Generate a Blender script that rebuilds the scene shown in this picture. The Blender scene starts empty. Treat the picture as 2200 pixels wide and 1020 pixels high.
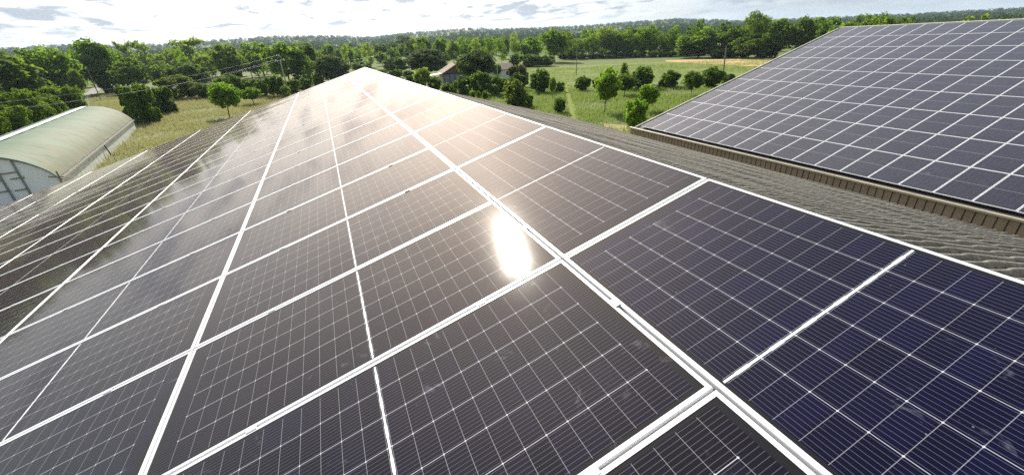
import bpy, math, random
import numpy as np
from mathutils import Vector, Matrix
random.seed(7); rng = np.random.default_rng(7)
S = bpy.context.scene
C = S.collection
PI = math.pi
G = -8.5                                    # ground level; the near ridge is z = 0

# ------------------------------------------------------------------ camera
FL = 871.67
CR = Matrix(((0.9141107, -0.4027993, -0.0464150), (-0.2138397, -0.3816681, -0.8992230), (0.3444913, 0.8319148, -0.4350214)))
CAM = Vector((-2.06426, -0.68977, 0.82037))
cd = bpy.data.cameras.new('camera'); cam = bpy.data.objects.new('camera', cd); C.objects.link(cam)
cd.sensor_width = 36; cd.lens = FL / 2200 * 36; cd.clip_end = 30000; cd.clip_start = 0.05
Rm = Matrix((CR[0], -CR[1], -CR[2])).transposed()
cam.matrix_world = Matrix.Translation(CAM) @ Rm.to_4x4()
S.camera = cam

def ray(x, y):
    return CR.transposed() @ Vector(((x - 1100) / FL, (y - 510) / FL, 1.0))
def gp(x, y, z=G):                           # point on the level z seen at photo pixel x, y
    d = ray(x, y); t = (z - CAM.z) / d.z
    return CAM + d * t
def at_dist(x, y, D):                        # point at horizontal distance D on that ray
    d = ray(x, y); t = D / math.hypot(d.x, d.y)
    return CAM + d * t

# ------------------------------------------------------------------ object helpers
def tag(o, label=None, cat=None, group=None, kind=None):
    if label: o['label'] = label
    if cat: o['category'] = cat
    if group: o['group'] = group
    if kind: o['kind'] = kind
    return o
def empty(name, loc=(0, 0, 0), rz=0.0):
    o = bpy.data.objects.new(name, None); C.objects.link(o)
    o.location = loc; o.rotation_euler = (0, 0, rz); o.empty_display_size = .3
    return o
class MB:
    def __init__(s): s.v = []; s.f = []; s.m = []
    def face(s, pts, m=0):
        n = len(s.v); s.v += [tuple(p) for p in pts]; s.f.append(tuple(range(n, n + len(pts)))); s.m.append(m)
    def hexa(s, p, m=0):                     # p: 8 corners, bottom 4 then top 4
        n = len(s.v); s.v += [tuple(q) for q in p]
        for a in ((3, 2, 1, 0), (4, 5, 6, 7), (0, 1, 5, 4), (1, 2, 6, 5), (2, 3, 7, 6), (3, 0, 4, 7)):
            s.f.append(tuple(n + i for i in a)); s.m.append(m)
    def box(s, x0, x1, y0, y1, z0, z1, m=0):
        s.hexa([(x0, y0, z0), (x1, y0, z0), (x1, y1, z0), (x0, y1, z0), (x0, y0, z1), (x1, y0, z1), (x1, y1, z1), (x0, y1, z1)], m)
    def tube(s, pts, rs, n=6, m=0, caps=True):
        rings = []
        pts = [Vector(p) for p in pts]
        for i, p in enumerate(pts):
            d = (pts[min(i + 1, len(pts) - 1)] - pts[max(i - 1, 0)]).normalized()
            a = d.orthogonal().normalized(); b = d.cross(a)
            r = rs[i] if hasattr(rs, '__len__') else rs
            st = len(s.v)
            for k in range(n):
                t = 2 * PI * k / n
                s.v.append(tuple(p + a * (r * math.cos(t)) + b * (r * math.sin(t))))
            rings.append(st)
        for i in range(len(rings) - 1):
            for k in range(n):
                k2 = (k + 1) % n
                s.f.append((rings[i] + k, rings[i] + k2, rings[i + 1] + k2, rings[i + 1] + k)); s.m.append(m)
        if caps:
            s.f.append(tuple(rings[0] + k for k in reversed(range(n)))); s.m.append(m)
            s.f.append(tuple(rings[-1] + k for k in range(n))); s.m.append(m)
    def mesh(s, name, mats, smooth=False):
        me = bpy.data.meshes.new(name); me.from_pydata(s.v, [], s.f)
        for q in (mats if isinstance(mats, (list, tuple)) else [mats]): me.materials.append(q)
        me.polygons.foreach_set('material_index', s.m)
        if smooth: me.polygons.foreach_set('use_smooth', [True] * len(s.f))
        me.update(); return me
    def build(s, name, mats, parent=None, smooth=False):
        return link(name, s.mesh(name, mats, smooth), parent)
def link(name, me, parent=None):
    o = bpy.data.objects.new(name, me); C.objects.link(o)
    if parent: o.parent = parent
    return o
def npmesh(name, V, F, mats, idx=None, smooth=False):
    me = bpy.data.meshes.new(name); V = np.asarray(V, np.float32); F = np.asarray(F, np.int32)
    k = F.shape[1]
    me.vertices.add(len(V)); me.vertices.foreach_set('co', V.ravel())
    me.loops.add(F.size); me.loops.foreach_set('vertex_index', F.ravel())
    me.polygons.add(len(F)); me.polygons.foreach_set('loop_start', np.arange(0, F.size, k, dtype=np.int32))
    me.polygons.foreach_set('loop_total', np.full(len(F), k, np.int32))
    for q in (mats if isinstance(mats, (list, tuple)) else [mats]): me.materials.append(q)
    if idx is not None: me.polygons.foreach_set('material_index', np.asarray(idx, np.int32))
    me.polygons.foreach_set('use_smooth', np.full(len(F), smooth, bool))
    me.update(calc_edges=True); me.validate(); return me

# ------------------------------------------------------------------ node helper
class NT:
    def __init__(s, name):
        s.mat = bpy.data.materials.new(name); s.mat.use_nodes = True
        s.t = s.mat.node_tree; s.n = s.t.nodes; s.l = s.t.links
        s.out = s.n['Material Output']; s.p = s.n['Principled BSDF']
    def node(s, t, **k):
        n = s.n.new(t)
        for a, b in k.items(): setattr(n, a, b)
        return n
    def inp(s, sock, v):
        if isinstance(v, bpy.types.NodeSocket): s.l.new(v, sock)
        elif v is not None: sock.default_value = v
    def math(s, op, a, b=None, c=None, clamp=False):
        n = s.n.new('ShaderNodeMath'); n.operation = op; n.use_clamp = clamp
        for i, q in enumerate((a, b, c)): s.inp(n.inputs[i], q)
        return n.outputs[0]
    def mix(s, f, a, b, blend='MIX'):
        n = s.n.new('ShaderNodeMix'); n.data_type = 'RGBA'; n.blend_type = blend
        s.inp(n.inputs[0], f)
        for i, q in ((6, a), (7, b)):
            s.inp(n.inputs[i], (*q, 1) if isinstance(q, tuple) and len(q) == 3 else q)
        return n.outputs[2]
    def noise(s, vec, scale, detail=4, rough=.55, dist=0):
        n = s.n.new('ShaderNodeTexNoise'); s.inp(n.inputs['Vector'], vec)
        n.inputs['Scale'].default_value = scale; n.inputs['Detail'].default_value = detail
        n.inputs['Roughness'].default_value = rough; n.inputs['Distortion'].default_value = dist
        return n.outputs['Fac']
    def ramp(s, f, stops):
        n = s.n.new('ShaderNodeValToRGB'); s.inp(n.inputs[0], f); e = n.color_ramp.elements
        while len(e) < len(stops): e.new(.5)
        for q, (p, c) in zip(e, stops): q.position = p; q.color = (*c, 1) if len(c) == 3 else c
        return n.outputs[0]
    def mapr(s, f, a, b, c, d, clamp=True):
        n = s.n.new('ShaderNodeMapRange'); n.clamp = clamp
        for i, q in enumerate((f, a, b, c, d)): s.inp(n.inputs[i], q)
        return n.outputs[0]
    def coord(s, w='Object'): return s.node('ShaderNodeTexCoord').outputs[w]
    def scale(s, vec, sc):
        n = s.n.new('ShaderNodeMapping'); s.inp(n.inputs['Vector'], vec); n.inputs['Scale'].default_value = sc
        return n.outputs[0]
    def geo(s, w): return s.node('ShaderNodeNewGeometry').outputs[w]
    def bump(s, h, strength=.4, dist=.02):
        n = s.n.new('ShaderNodeBump'); n.inputs['Strength'].default_value = strength; n.inputs['Distance'].default_value = dist
        s.inp(n.inputs['Height'], h); s.l.new(n.outputs[0], s.p.inputs['Normal'])
    def set(s, **k):
        names = dict(base='Base Color', rough='Roughness', metal='Metallic', spec='Specular IOR Level', coat='Coat Weight', coatr='Coat Roughness', ior='IOR')
        for a, v in k.items():
            if isinstance(v, tuple) and len(v) == 3: v = (*v, 1)
            s.inp(s.p.inputs[names[a]], v)
        return s.mat
def simple(name, col, rough=.7, metal=0.0, var=.25, sc=3.0, bump=0.0, spec=.3):
    m = NT(name); f = m.noise(m.coord(), sc, 5, .6)
    c = m.mix(m.mapr(f, .3, .7, 0, 1), tuple(q * (1 - var) for q in col), tuple(min(1, q * (1 + var)) for q in col))
    if bump: m.bump(m.noise(m.coord(), sc * 8, 4), bump, .02)
    return m.set(base=c, rough=rough, metal=metal, spec=spec)

# ------------------------------------------------------------------ light and sky
SUN_EL, SUN_AZ = math.radians(34.7), math.radians(3.3)      # azimuth from +Y towards +X
sd = Vector((math.sin(SUN_AZ) * math.cos(SUN_EL), math.cos(SUN_AZ) * math.cos(SUN_EL), math.sin(SUN_EL)))
sl = bpy.data.lights.new('sun', 'SUN'); so = bpy.data.objects.new('sun', sl); C.objects.link(so)
sl.energy = 5.0; sl.angle = math.radians(.55); sl.color = (1, .95, .86)
so.rotation_euler = sd.to_track_quat('Z', 'Y').to_euler(); so.location = (0, 0, 60)

W = bpy.data.worlds.new('World'); S.world = W; W.use_nodes = True
wt = W.node_tree; wn = wt.nodes; wl = wt.links
bg = wn['Background']; bg.inputs[1].default_value = .1
class WT(NT):
    def __init__(s): s.t = wt; s.n = wn; s.l = wl
w = WT()
sky = w.node('ShaderNodeTexSky', sky_type='NISHITA'); sky.sun_disc = False
sky.sun_elevation = SUN_EL; sky.sun_rotation = SUN_AZ; sky.dust_density = 2.0; sky.air_density = 1.0; sky.ozone_density = 1.2; sky.altitude = 100
dirv = w.coord('Generated')
sep = w.node('ShaderNodeSeparateXYZ'); wl.new(dirv, sep.inputs[0])
zz = w.math('ADD', w.math('MAXIMUM', sep.outputs[2], 0.0), .11)
cx = w.math('DIVIDE', sep.outputs[0], zz); cy = w.math('DIVIDE', sep.outputs[1], zz)
cmb = w.node('ShaderNodeCombineXYZ'); wl.new(cx, cmb.inputs[0]); wl.new(cy, cmb.inputs[1])
vm = w.node('ShaderNodeVectorMath', operation='DOT_PRODUCT'); wl.new(dirv, vm.inputs[0]); vm.inputs[1].default_value = sd
glow = w.math('POWER', w.math('MAXIMUM', vm.outputs['Value'], 0.0), 6.0)       # thin cloud is brightest round the sun
def vscale(col, f):
    n = w.node('ShaderNodeVectorMath', operation='SCALE'); n.inputs[0].default_value = col; wl.new(f, n.inputs['Scale']); return n.outputs[0]
def vadd(a, b):
    n = w.node('ShaderNodeVectorMath', operation='ADD'); w.inp(n.inputs[0], a); w.inp(n.inputs[1], b); return n.outputs[0]
one = w.node('ShaderNodeValue'); one.outputs[0].default_value = 1.0
cloudcol = vadd(vscale((3.9, 4.55, 5.2), one.outputs[0]), vscale((20.5, 18.6, 16.0), glow))
veil = w.mapr(w.noise(cmb.outputs[0], .5, 6, .62, .5), .36, .60, .78, 1.0)
clear = w.math('MULTIPLY', w.mapr(sep.outputs[2], .40, .90, 0, .97), w.math('SUBTRACT', 1.0, w.math('MINIMUM', w.math('MULTIPLY', glow, 1.6), 1.0)))
veil = w.math('MULTIPLY', veil, w.math('SUBTRACT', 1.0, clear))
base = w.mix(veil, sky.outputs[0], cloudcol)
hi_ = w.math('MULTIPLY', w.mapr(w.noise(cmb.outputs[0], 1.3, 6, .6, .3), .45, .7, 0, .35), w.math('SUBTRACT', 1.0, clear))         # brighter cloud tops
base = w.mix(hi_, base, vadd(vscale((6.6, 7.0, 7.4), one.outputs[0]), vscale((20.0, 18.2, 15.8), glow)))
sq = w.scale(cmb.outputs[0], (1.25, .8, 1))
pn = w.noise(sq, 2.3, 6, .55, .2); pm = w.noise(cmb.outputs[0], .55, 2, .5)
patch = w.mapr(w.math('ADD', pn, w.math('MULTIPLY', w.math('SUBTRACT', pm, .5), .5)), .49, .61, 0, 1)
low = w.mapr(sep.outputs[2], .018, .05, 0, 1)
dark = vadd(vscale((3.2, 3.65, 4.4), one.outputs[0]), vscale((1.5, 1.4, 1.3), glow))
final = w.mix(w.math('MULTIPLY', w.math('MULTIPLY', patch, low), w.mapr(sep.outputs[2], .12, .26, .9, .12)), base, dark)
wl.new(final, bg.inputs[0])
S.view_settings.view_transform = 'Standard'; S.view_settings.look = 'None'; S.view_settings.exposure = 0.5; S.view_settings.gamma = 1.0
S.cycles.use_denoising = False
S.cycles.max_bounces = 6; S.cycles.diffuse_bounces = 3; S.cycles.glossy_bounces = 3; S.cycles.transmission_bounces = 4; S.cycles.transparent_max_bounces = 8
S.cycles.sample_clamp_indirect = 4.0; S.cycles.caustics_reflective = False; S.cycles.caustics_refractive = False

# ------------------------------------------------------------------ materials
M = {}
m = NT('aluminium'); f = m.noise(m.coord(), 4, 4)
M['alu'] = m.set(base=m.mix(f, (.76, .76, .77), (.86, .86, .86)), rough=.40, metal=.12, spec=.5)

def panel_mat(name, Lx, Ly, tint, kb=.42, kx=.36, ky=.66, km=1.0, stint=(1.0, .945, .885), kw=.085, ior=1.36):
    m = NT(name); co = m.coord()
    sp = m.node('ShaderNodeSeparateXYZ'); m.l.new(co, sp.inputs[0]); x, y = sp.outputs[0], sp.outputs[1]
    hx = m.math('ABSOLUTE', x); hy = m.math('ABSOLUTE', y)
    cw = (Lx / 2 - .03) / 12; ch = (Ly - .036) / 6
    px = m.math('PINGPONG', m.math('SUBTRACT', hx, .010), cw / 2)
    py = m.math('PINGPONG', hy, ch / 2)
    pb = m.math('PINGPONG', m.math('ADD', hy, ch / 18), ch / 18)
    def lt(a, b, soft): return m.mapr(a, b - soft, b + soft, 1, 0)
    inx = lt(hx, Lx / 2 - .034, .001); iny = lt(hy, Ly / 2 - .02, .001)
    cells = m.math('MULTIPLY', inx, iny)
    gapx = m.math('MULTIPLY', m.math('MULTIPLY', lt(px, .0008, .0003), iny), lt(hx, Lx / 2 - .05, .002))
    gapy = m.math('MULTIPLY', m.math('MULTIPLY', lt(py, .0011, .0003), lt(hx, Lx / 2 - .02 - cw, .002)), lt(hy, 2.6 * ch, .002))
    bus = m.math('MULTIPLY', lt(pb, .0006, .0003), cells)
    dia = m.math('MULTIPLY', lt(m.math('ADD', px, py), .0048, .0006), m.math('MULTIPLY', cells, lt(hy, 2.6 * ch, .002)))
    mid = m.math('MULTIPLY', lt(hx, .0045, .0005), lt(hy, Ly / 2 - .014, .001))
    # a slightly wider ribbon joint where each string meets the middle line
    joint = m.math('MULTIPLY', m.math('MULTIPLY', lt(hx, .0062, .001), m.mapr(py, ch * .30, ch * .32, 0, 1)), iny)
    oi = m.node('ShaderNodeObjectInfo')
    # one shade per cell
    fl1 = m.math('FLOOR', m.math('DIVIDE', x, cw)); fl2 = m.math('FLOOR', m.math('DIVIDE', y, ch))
    cc = m.node('ShaderNodeCombineXYZ'); m.l.new(fl1, cc.inputs[0]); m.l.new(fl2, cc.inputs[1]); m.l.new(m.math('MULTIPLY', oi.outputs['Random'], 91.0), cc.inputs[2])
    wn_ = m.node('ShaderNodeTexWhiteNoise'); m.l.new(cc.outputs[0], wn_.inputs[0])
    c0 = m.mix(wn_.outputs['Value'], tuple(q * .75 for q in tint), tuple(q * 1.3 for q in tint))
    c0 = m.mix(m.mapr(oi.outputs['Random'], 0, 1, 0, .5), c0, (.009, .006, .006))
    c0 = m.mix(cells, (.012, .012, .014), c0)
    c1 = m.mix(m.math('MULTIPLY', bus, kb), c0, (.26, .27, .40))
    c2 = m.mix(m.math('MULTIPLY', gapx, kx), c1, (.72, .73, .75))
    c3 = m.mix(m.math('MULTIPLY', m.math('MAXIMUM', gapy, dia), ky), c2, (.75, .76, .78))
    c4 = m.mix(m.math('MULTIPLY', m.math('MAXIMUM', mid, joint), km), c3, (.85, .86, .87))
    # dust film and old rain spots
    wp = m.geo('Position')
    sm = m.mapr(m.noise(wp, 6.5, 5, .62, .8), .65, .78, 0, .2)
    spk = m.mapr(m.noise(wp, 60, 2, .5), .76, .82, 0, .35)
    dust = m.math('ADD', m.math('MAXIMUM', sm, spk), m.mapr(m.noise(wp, .8, 3), .4, .7, .0, .005))
    c5 = m.mix(dust, c4, (.42, .45, .52))
    # rolled solar glass: a sharp outer reflection over a wide dull one from the texture and dust
    ro = m.math('ADD', m.mapr(m.noise(wp, 2.3, 4, .6), .3, .7, .054, .078), m.math('MULTIPLY', dust, .25))
    m.set(base=c5, rough=.9, spec=0.0)
    fr = m.node('ShaderNodeFresnel'); fr.inputs['IOR'].default_value = ior
    ga = m.node('ShaderNodeBsdfAnisotropic'); m.inp(ga.inputs['Color'], (*stint, 1)); m.inp(ga.inputs['Roughness'], ro)
    gb = m.node('ShaderNodeBsdfAnisotropic'); m.inp(gb.inputs['Color'], (stint[0], stint[1] * .80, stint[2] * .66, 1)); gb.inputs['Roughness'].default_value = .50
    ma = m.node('ShaderNodeMixShader'); m.l.new(m.math('MULTIPLY', fr.outputs[0], .93), ma.inputs[0]); m.l.new(m.p.outputs[0], ma.inputs[1]); m.l.new(ga.outputs[0], ma.inputs[2])
    gh = m.node('ShaderNodeBsdfAnisotropic'); m.inp(gh.inputs['Color'], (*stint, 1)); gh.inputs['Roughness'].default_value = .17
    mh = m.node('ShaderNodeMixShader'); m.inp(mh.inputs[0], .045); m.l.new(ga.outputs[0], mh.inputs[1]); m.l.new(gh.outputs[0], mh.inputs[2])
    m.l.new(mh.outputs[0], ma.inputs[2])
    mb_ = m.node('ShaderNodeMixShader'); m.l.new(m.math('MULTIPLY', fr.outputs[0], kw), mb_.inputs[0]); m.l.new(ma.outputs[0], mb_.inputs[1]); m.l.new(gb.outputs[0], mb_.inputs[2])
    m.l.new(mb_.outputs[0], m.out.inputs[0])
    return m.mat
v1, q, A, TH = 1.0814, 2.2680, 1.055, 0.27564
GAP, LIP = .012, .0185
M['pv_long'] = panel_mat('portrait_panel_glass', q - GAP - 2 * LIP + .006, A - GAP - 2 * LIP + .006, (.0035, .0032, .010))
M['pv_ridge'] = panel_mat('ridge_panel_glass', 2 * A - GAP - 2 * LIP + .006, v1 - GAP - 2 * LIP + .006, (.002, .002, .017), .42, .34, .6)
TH2, YAW2, PL, PA = 0.26860, -0.007786, 2.14035, 1.00079
FO = Vector((16.32313, 20.73823, -4.56929))
M['pv_far'] = panel_mat('far_panel_glass', PL - .014 - 2 * LIP + .006, PA - .014 - 2 * LIP + .006, (.017, .016, .022), .5, .06, .14, .36, (1, .96, .99), .04, 1.66)

m = NT('fibre_cement'); co = m.geo('Position')
a = m.noise(co, 1.3, 6, .65); b = m.noise(co, 9, 6, .7); c_ = m.noise(m.scale(co, (.6, 3, 1)), 6, 4, .6)
col = m.ramp(a, [(.3, (.165, .143, .113)), (.5, (.24, .212, .17)), (.7, (.31, .28, .23))])
col = m.mix(m.mapr(b, .5, .66, 0, .7), col, (.085, .08, .05))
col = m.mix(m.mapr(c_, .58, .7, 0, .6), col, (.42, .40, .35))
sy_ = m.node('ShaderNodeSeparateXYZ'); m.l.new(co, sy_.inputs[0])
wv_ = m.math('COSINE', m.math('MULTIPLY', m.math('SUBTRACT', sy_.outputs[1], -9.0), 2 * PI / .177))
valley_shade = m.math('ADD', m.math('MULTIPLY', wv_, -.6), m.mapr(m.noise(co, 7, 5, .7), .3, .7, -.55, .55))
col = m.mix(m.mapr(valley_shade, .05, .75, 0, .85), col, (.05, .045, .034))  # shade of the wave valleys painted into the colour, broken up by noise
col = m.mix(m.math('MULTIPLY', m.mapr(wv_, .2, .9, 0, 1), m.mapr(m.noise(co, 13, 4, .7), .45, .65, 0, .75)), col, (.36, .335, .28))  # light on the wave crests painted in, in patches
m.bump(m.noise(co, 22, 5, .65), .6, .025)
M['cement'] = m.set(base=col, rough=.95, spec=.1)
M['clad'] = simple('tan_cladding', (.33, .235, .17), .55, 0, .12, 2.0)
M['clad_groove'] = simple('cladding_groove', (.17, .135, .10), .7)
M['gutter'] = simple('tan_gutter', (.48, .42, .32), .45, 0, .12, 3)
M['steel_roof'] = simple('dark_roof_sheet', (.06, .06, .06), .6)
M['verge'] = simple('cream_verge', (.62, .60, .50), .5, 0, .1, 4)
M['wall'] = simple('rendered_wall', (.45, .42, .37), .9, 0, .15, 1.2, .3)
M['wood'] = simple('grey_wood', (.20, .165, .125), .85, 0, .3, 6, .3)
M['wire'] = simple('wire', (.09, .09, .085), .6)
M['white'] = simple('white_paint', (.72, .72, .70), .6, 0, .1, 2)
M['dark'] = simple('dark_opening', (.03, .03, .03), .6)
M['ceramic'] = simple('white_ceramic', (.7, .7, .68), .25, 0, .05)

# foliage
def leaf_mat(name, lo, hi, tr=.35, tc=(3.2, 3.0, .8)):
    m = NT(name); rnd = m.geo('Random Per Island'); pos = m.geo('Position')
    n = m.noise(pos, .55, 3, .6); oi = m.node('ShaderNodeObjectInfo').outputs['Random']
    lo, hi = tuple(q_ * k_ for q_, k_ in zip(lo, (1.2, 1.42, 1.3))), tuple(q_ * k_ for q_, k_ in zip(hi, (1.2, 1.42, 1.3)))
    f = m.math('ADD', m.math('MULTIPLY', rnd, .55), m.mapr(n, .3, .7, 0, .45))
    c = m.mix(f, lo, hi)
    c = m.mix(m.mapr(oi, 0, 1, 0, .35), c, tuple(q_ * k for q_, k in zip(hi, (1.1, .93, .85))))
    m.set(base=c, rough=.75, spec=.06)
    t = m.node('ShaderNodeBsdfTranslucent')
    m.l.new(m.mix(.5, c, tuple(min(1, a_ * b_) for a_, b_ in zip(hi, tc))), t.inputs[0])
    mx = m.node('ShaderNodeMixShader'); mx.inputs[0].default_value = min(.6, tr + .1)
    m.l.new(m.p.outputs[0], mx.inputs[1]); m.l.new(t.outputs[0], mx.inputs[2]); m.l.new(mx.outputs[0], m.out.inputs[0])
    return m.mat
L = dict(
    mid=leaf_mat('leaf_mid', (.055, .085, .014), (.105, .15, .026), .42),
    dark=leaf_mat('leaf_dark', (.040, .060, .016), (.080, .115, .024), .36),
    pale=leaf_mat('leaf_pale', (.085, .11, .03), (.14, .17, .05), .45),
    lime=leaf_mat('leaf_lime', (.075, .115, .014), (.125, .19, .028), .45, (2.4, 2.3, .8)),
    olive=leaf_mat('leaf_olive', (.058, .078, .017), (.10, .122, .032), .35),
    fresh=leaf_mat('leaf_fresh', (.070, .105, .017), (.115, .165, .028), .45),
    pine=leaf_mat('leaf_pine', (.038, .052, .020), (.075, .092, .036), .2),
    grey=leaf_mat('leaf_grey', (.055, .068, .032), (.095, .11, .056), .22),
    hedge=leaf_mat('leaf_hedge', (.042, .068, .012), (.092, .125, .022), .36),
    rust=leaf_mat('leaf_rust', (.05, .070, .015), (.10, .115, .026), .36),
    purple=leaf_mat('leaf_purple', (.042, .042, .018), (.075, .075, .030), .3),
)
M['bark'] = simple('bark', (.085, .07, .052), .95, 0, .3, 5, .4)
M['palebark'] = simple('pale_bark', (.20, .18, .15), .95, 0, .3, 5, .4)

# ------------------------------------------------------------------ terrain
def hill_el(x_px):                            # skyline elevation above the horizon, degrees, by photo column
    return np.interp(x_px, [-1500, -400, 0, 150, 300, 450, 600, 720, 790, 900, 1000, 1150, 1300, 1450, 1600, 1900, 2300, 3500], [1.5, 1.55, 1.5, 1.65, 1.4, 1.5, 1.75, 1.6, 1.25, 1.55, 1.7, 1.4, 1.4, 1.5, .8, .6, .5, .5])
_hx = np.linspace(-900, 2600, 71); _haz = []
for x_ in _hx:
    y_ = 145.1 - 56.8 / 1100 * x_
    d_ = ray(x_, y_); _haz.append(math.atan2(d_.x, d_.y))
_haz = np.array(_haz); _hel = np.tan(np.radians(hill_el(_hx)))
def bumps(x, y):
    return (np.sin(x * .0031 + 1.3) * np.cos(y * .0027 + .4) + .6 * np.sin(x * .0073 + y * .0051) + .35 * np.sin(x * .017 - y * .013 + 2)) / 1.95
def hgt(x, y):
    x = np.asarray(x, float); y = np.asarray(y, float)
    d = np.hypot(x - CAM.x, y - CAM.y); az = np.arctan2(x - CAM.x, y - CAM.y)
    e = np.interp(az, _haz, _hel)
    s = np.clip((d - 260) / 1900, 0, 1); s = s ** 1.25 * (1.15 - .15 * s)
    top = 9.3 + 2160 * e - 9
    roll = np.clip((d - 300) / 900, 0, 1) * np.clip(1.4 - d / 4000, 0.2, 1)
    near = .25 * np.sin(x * .09) * np.cos(y * .07) * np.clip((d - 40) / 40, 0, 1)
    fall = np.clip((d - 3000) / 3000, 0, 1) * top * .6
    return G + s * top + roll * 3.5 * bumps(x, y) + near - fall
def hz(x, y): return float(hgt(x, y))

nr, na = 130, 260
rr = np.concatenate([[0.5], np.geomspace(6, 9000, nr - 1)]); aa = np.linspace(0, 2 * PI, na, endpoint=False)
Rg, Ag = np.meshgrid(rr, aa, indexing='ij')
X = CAM.x + Rg * np.sin(Ag); Y = CAM.y + Rg * np.cos(Ag); Z = hgt(X, Y)
V = np.stack([X, Y, Z], -1).reshape(-1, 3); V_ground = V
i0 = np.arange(nr - 1)[:, None] * na; k0 = np.arange(na)[None, :]; k1 = (k0 + 1) % na
F = np.stack([i0 + k0, i0 + na + k0, i0 + na + k1, i0 + k1], -1).reshape(-1, 4)
m = NT('meadow_ground'); co = m.geo('Position')
spx = m.node('ShaderNodeSeparateXYZ'); m.l.new(co, spx.inputs[0])
a = m.noise(co, .06, 4, .6); b = m.noise(co, .9, 6, .7); c_ = m.noise(m.scale(co, (1, .35, 1)), .25, 5, .65)
green = m.mix(m.mapr(b, .3, .7, 0, 1), (.09, .125, .032), (.20, .228, .08))
dry = m.mix(m.mapr(b, .3, .7, 0, 1), (.16, .17, .07), (.28, .262, .135))
# the field left of the barn is dry hay grass, the meadow on the right is green
side = m.mapr(m.math('ADD', spx.outputs[0], m.math('MULTIPLY', m.math('SUBTRACT', a, .5), 30.0)), -6, 12, 1, .12)
col = m.mix(m.math('MULTIPLY', side, m.mapr(c_, .35, .6, .35, 1)), green, dry)
far_ = m.node('ShaderNodeVectorMath', operation='LENGTH'); m.l.new(co, far_.inputs[0])
vor = m.node('ShaderNodeTexVoronoi'); m.l.new(m.scale(co, (1, 1, 0)), vor.inputs['Vector']); vor.inputs['Scale'].default_value = .0065
fields = m.ramp(vor.outputs['Color'], [(.15, (.06, .10, .02)), (.4, (.13, .17, .05)), (.6, (.20, .21, .08)), (.85, (.09, .13, .03))])
col = m.mix(m.mapr(far_.outputs['Value'], 200, 330, 0, 1), col, fields)
m.bump(m.noise(co, 3.0, 6, .7), .8, .25)
M['ground'] = m.set(base=col, rough=.95, spec=.1)
tag(link('ground', npmesh('ground', V, F, M['ground'], smooth=True)), kind='structure')

def sheet(name, pts, mat, lift, step=3.0, kind='structure'):
    """flat patch laid over the ground: quads between two edges, draped on the terrain"""
    (a0, a1), (b0, b1) = pts
    n = 40; k = 8; V = []; F = []
    for i in range(n + 1):
        t = i / n; p = Vector(a0).lerp(Vector(a1), t); r = Vector(b0).lerp(Vector(b1), t)
        for j in range(k + 1):
            s = p.lerp(r, j / k); V.append((s.x, s.y, hz(s.x, s.y) + lift))
    for i in range(n):
        for j in range(k):
            F.append((i * (k + 1) + j, (i + 1) * (k + 1) + j, (i + 1) * (k + 1) + j + 1, i * (k + 1) + j + 1))
    return tag(link(name, npmesh(name, V, F, mat, smooth=True)), kind=kind)
m = NT('ripe_field'); co = m.geo('Position'); b = m.noise(m.scale(co, (1, .3, 1)), .5, 6, .7)
M['ripe'] = m.set(base=m.mix(b, (.42, .29, .13), (.58, .42, .21)), rough=.95, spec=.05)
m = NT('pale_field'); co = m.geo('Position'); b = m.noise(m.scale(co, (.5, 1.6, 1)), .6, 6, .7)
M['palegreen'] = m.set(base=m.mix(m.mapr(b, .3, .7, 0, 1), (.135, .178, .056), (.235, .258, .10)), rough=.95, spec=.05)
m = NT('mown_path'); co = m.geo('Position'); b = m.noise(co, 1.2, 5, .7)
M['path'] = m.set(base=m.mix(b, (.15, .19, .04), (.23, .255, .075)), rough=.95, spec=.05)
m = NT('bare_soil'); co = m.geo('Position'); b = m.noise(co, 1.0, 6, .7)
M['soil'] = m.set(base=m.mix(b, (.20, .17, .08), (.46, .38, .20)), rough=.95, spec=.05)
m = NT('gravel_road'); co = m.geo('Position'); b = m.noise(co, 2.0, 5, .7)
M['road'] = m.set(base=m.mix(b, (.25, .235, .21), (.40, .38, .34)), rough=.95, spec=.05)
m = NT('bright_field'); co = m.geo('Position'); b = m.noise(m.scale(co, (1, .3, 1)), .3, 5, .7)
M['bright'] = m.set(base=m.mix(b, (.10, .17, .03), (.17, .24, .05)), rough=.95, spec=.05)

# ------------------------------------------------------------------ near barn
GY0, GY1 = -9.0, 22.25                       # gables
RX, RZ = -.44, -.30                          # corrugated ridge, under the ridge row of panels
def slopeL(x): return RZ + (x - RX) * math.tan(TH) - .0
def slopeR(x): return RZ - (x - RX) * math.tan(TH)
EL, ER = -17.3, 11.5
barn = empty('barn', (-3, (GY0 + GY1) / 2, G))
tag(barn, 'near barn with corrugated fibre cement roof under the solar panels', 'barn')
def corrugated(x0, x1, zf, pitch=.177, amp=.040, nx=30, parent=None, mat=None, y0=GY0, y1=GY1):
    ny = int((y1 - y0) / pitch * 8)
    ys = np.linspace(y0, y1, ny + 1); xs = np.linspace(x0, x1, nx + 1)
    Xg, Yg = np.meshgrid(xs, ys, indexing='ij')
    lap = (np.abs(xs - x0) / 1.45) % 1.0
    Zg = np.array([zf(x) for x in xs])[:, None] + amp * np.cos((Yg - y0) / pitch * 2 * PI) - .018 * (lap[:, None] - .5)
    Zg = Zg + .006 * np.sin(Xg * 3.1 + Yg * 1.7) + .010 * np.sin(Yg * .55 + Xg * .3)
    V = np.stack([Xg, Yg, Zg], -1).reshape(-1, 3); n1 = ny + 1
    a = (np.arange(nx)[:, None] * n1 + np.arange(ny)[None, :])
    F = np.stack([a, a + n1, a + n1 + 1, a + 1], -1).reshape(-1, 4)
    if x1 < x0: F = F[:, ::-1]
    return link('roof', npmesh('roof', V, F, mat, smooth=True), parent)
off = Vector(barn.location)
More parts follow.
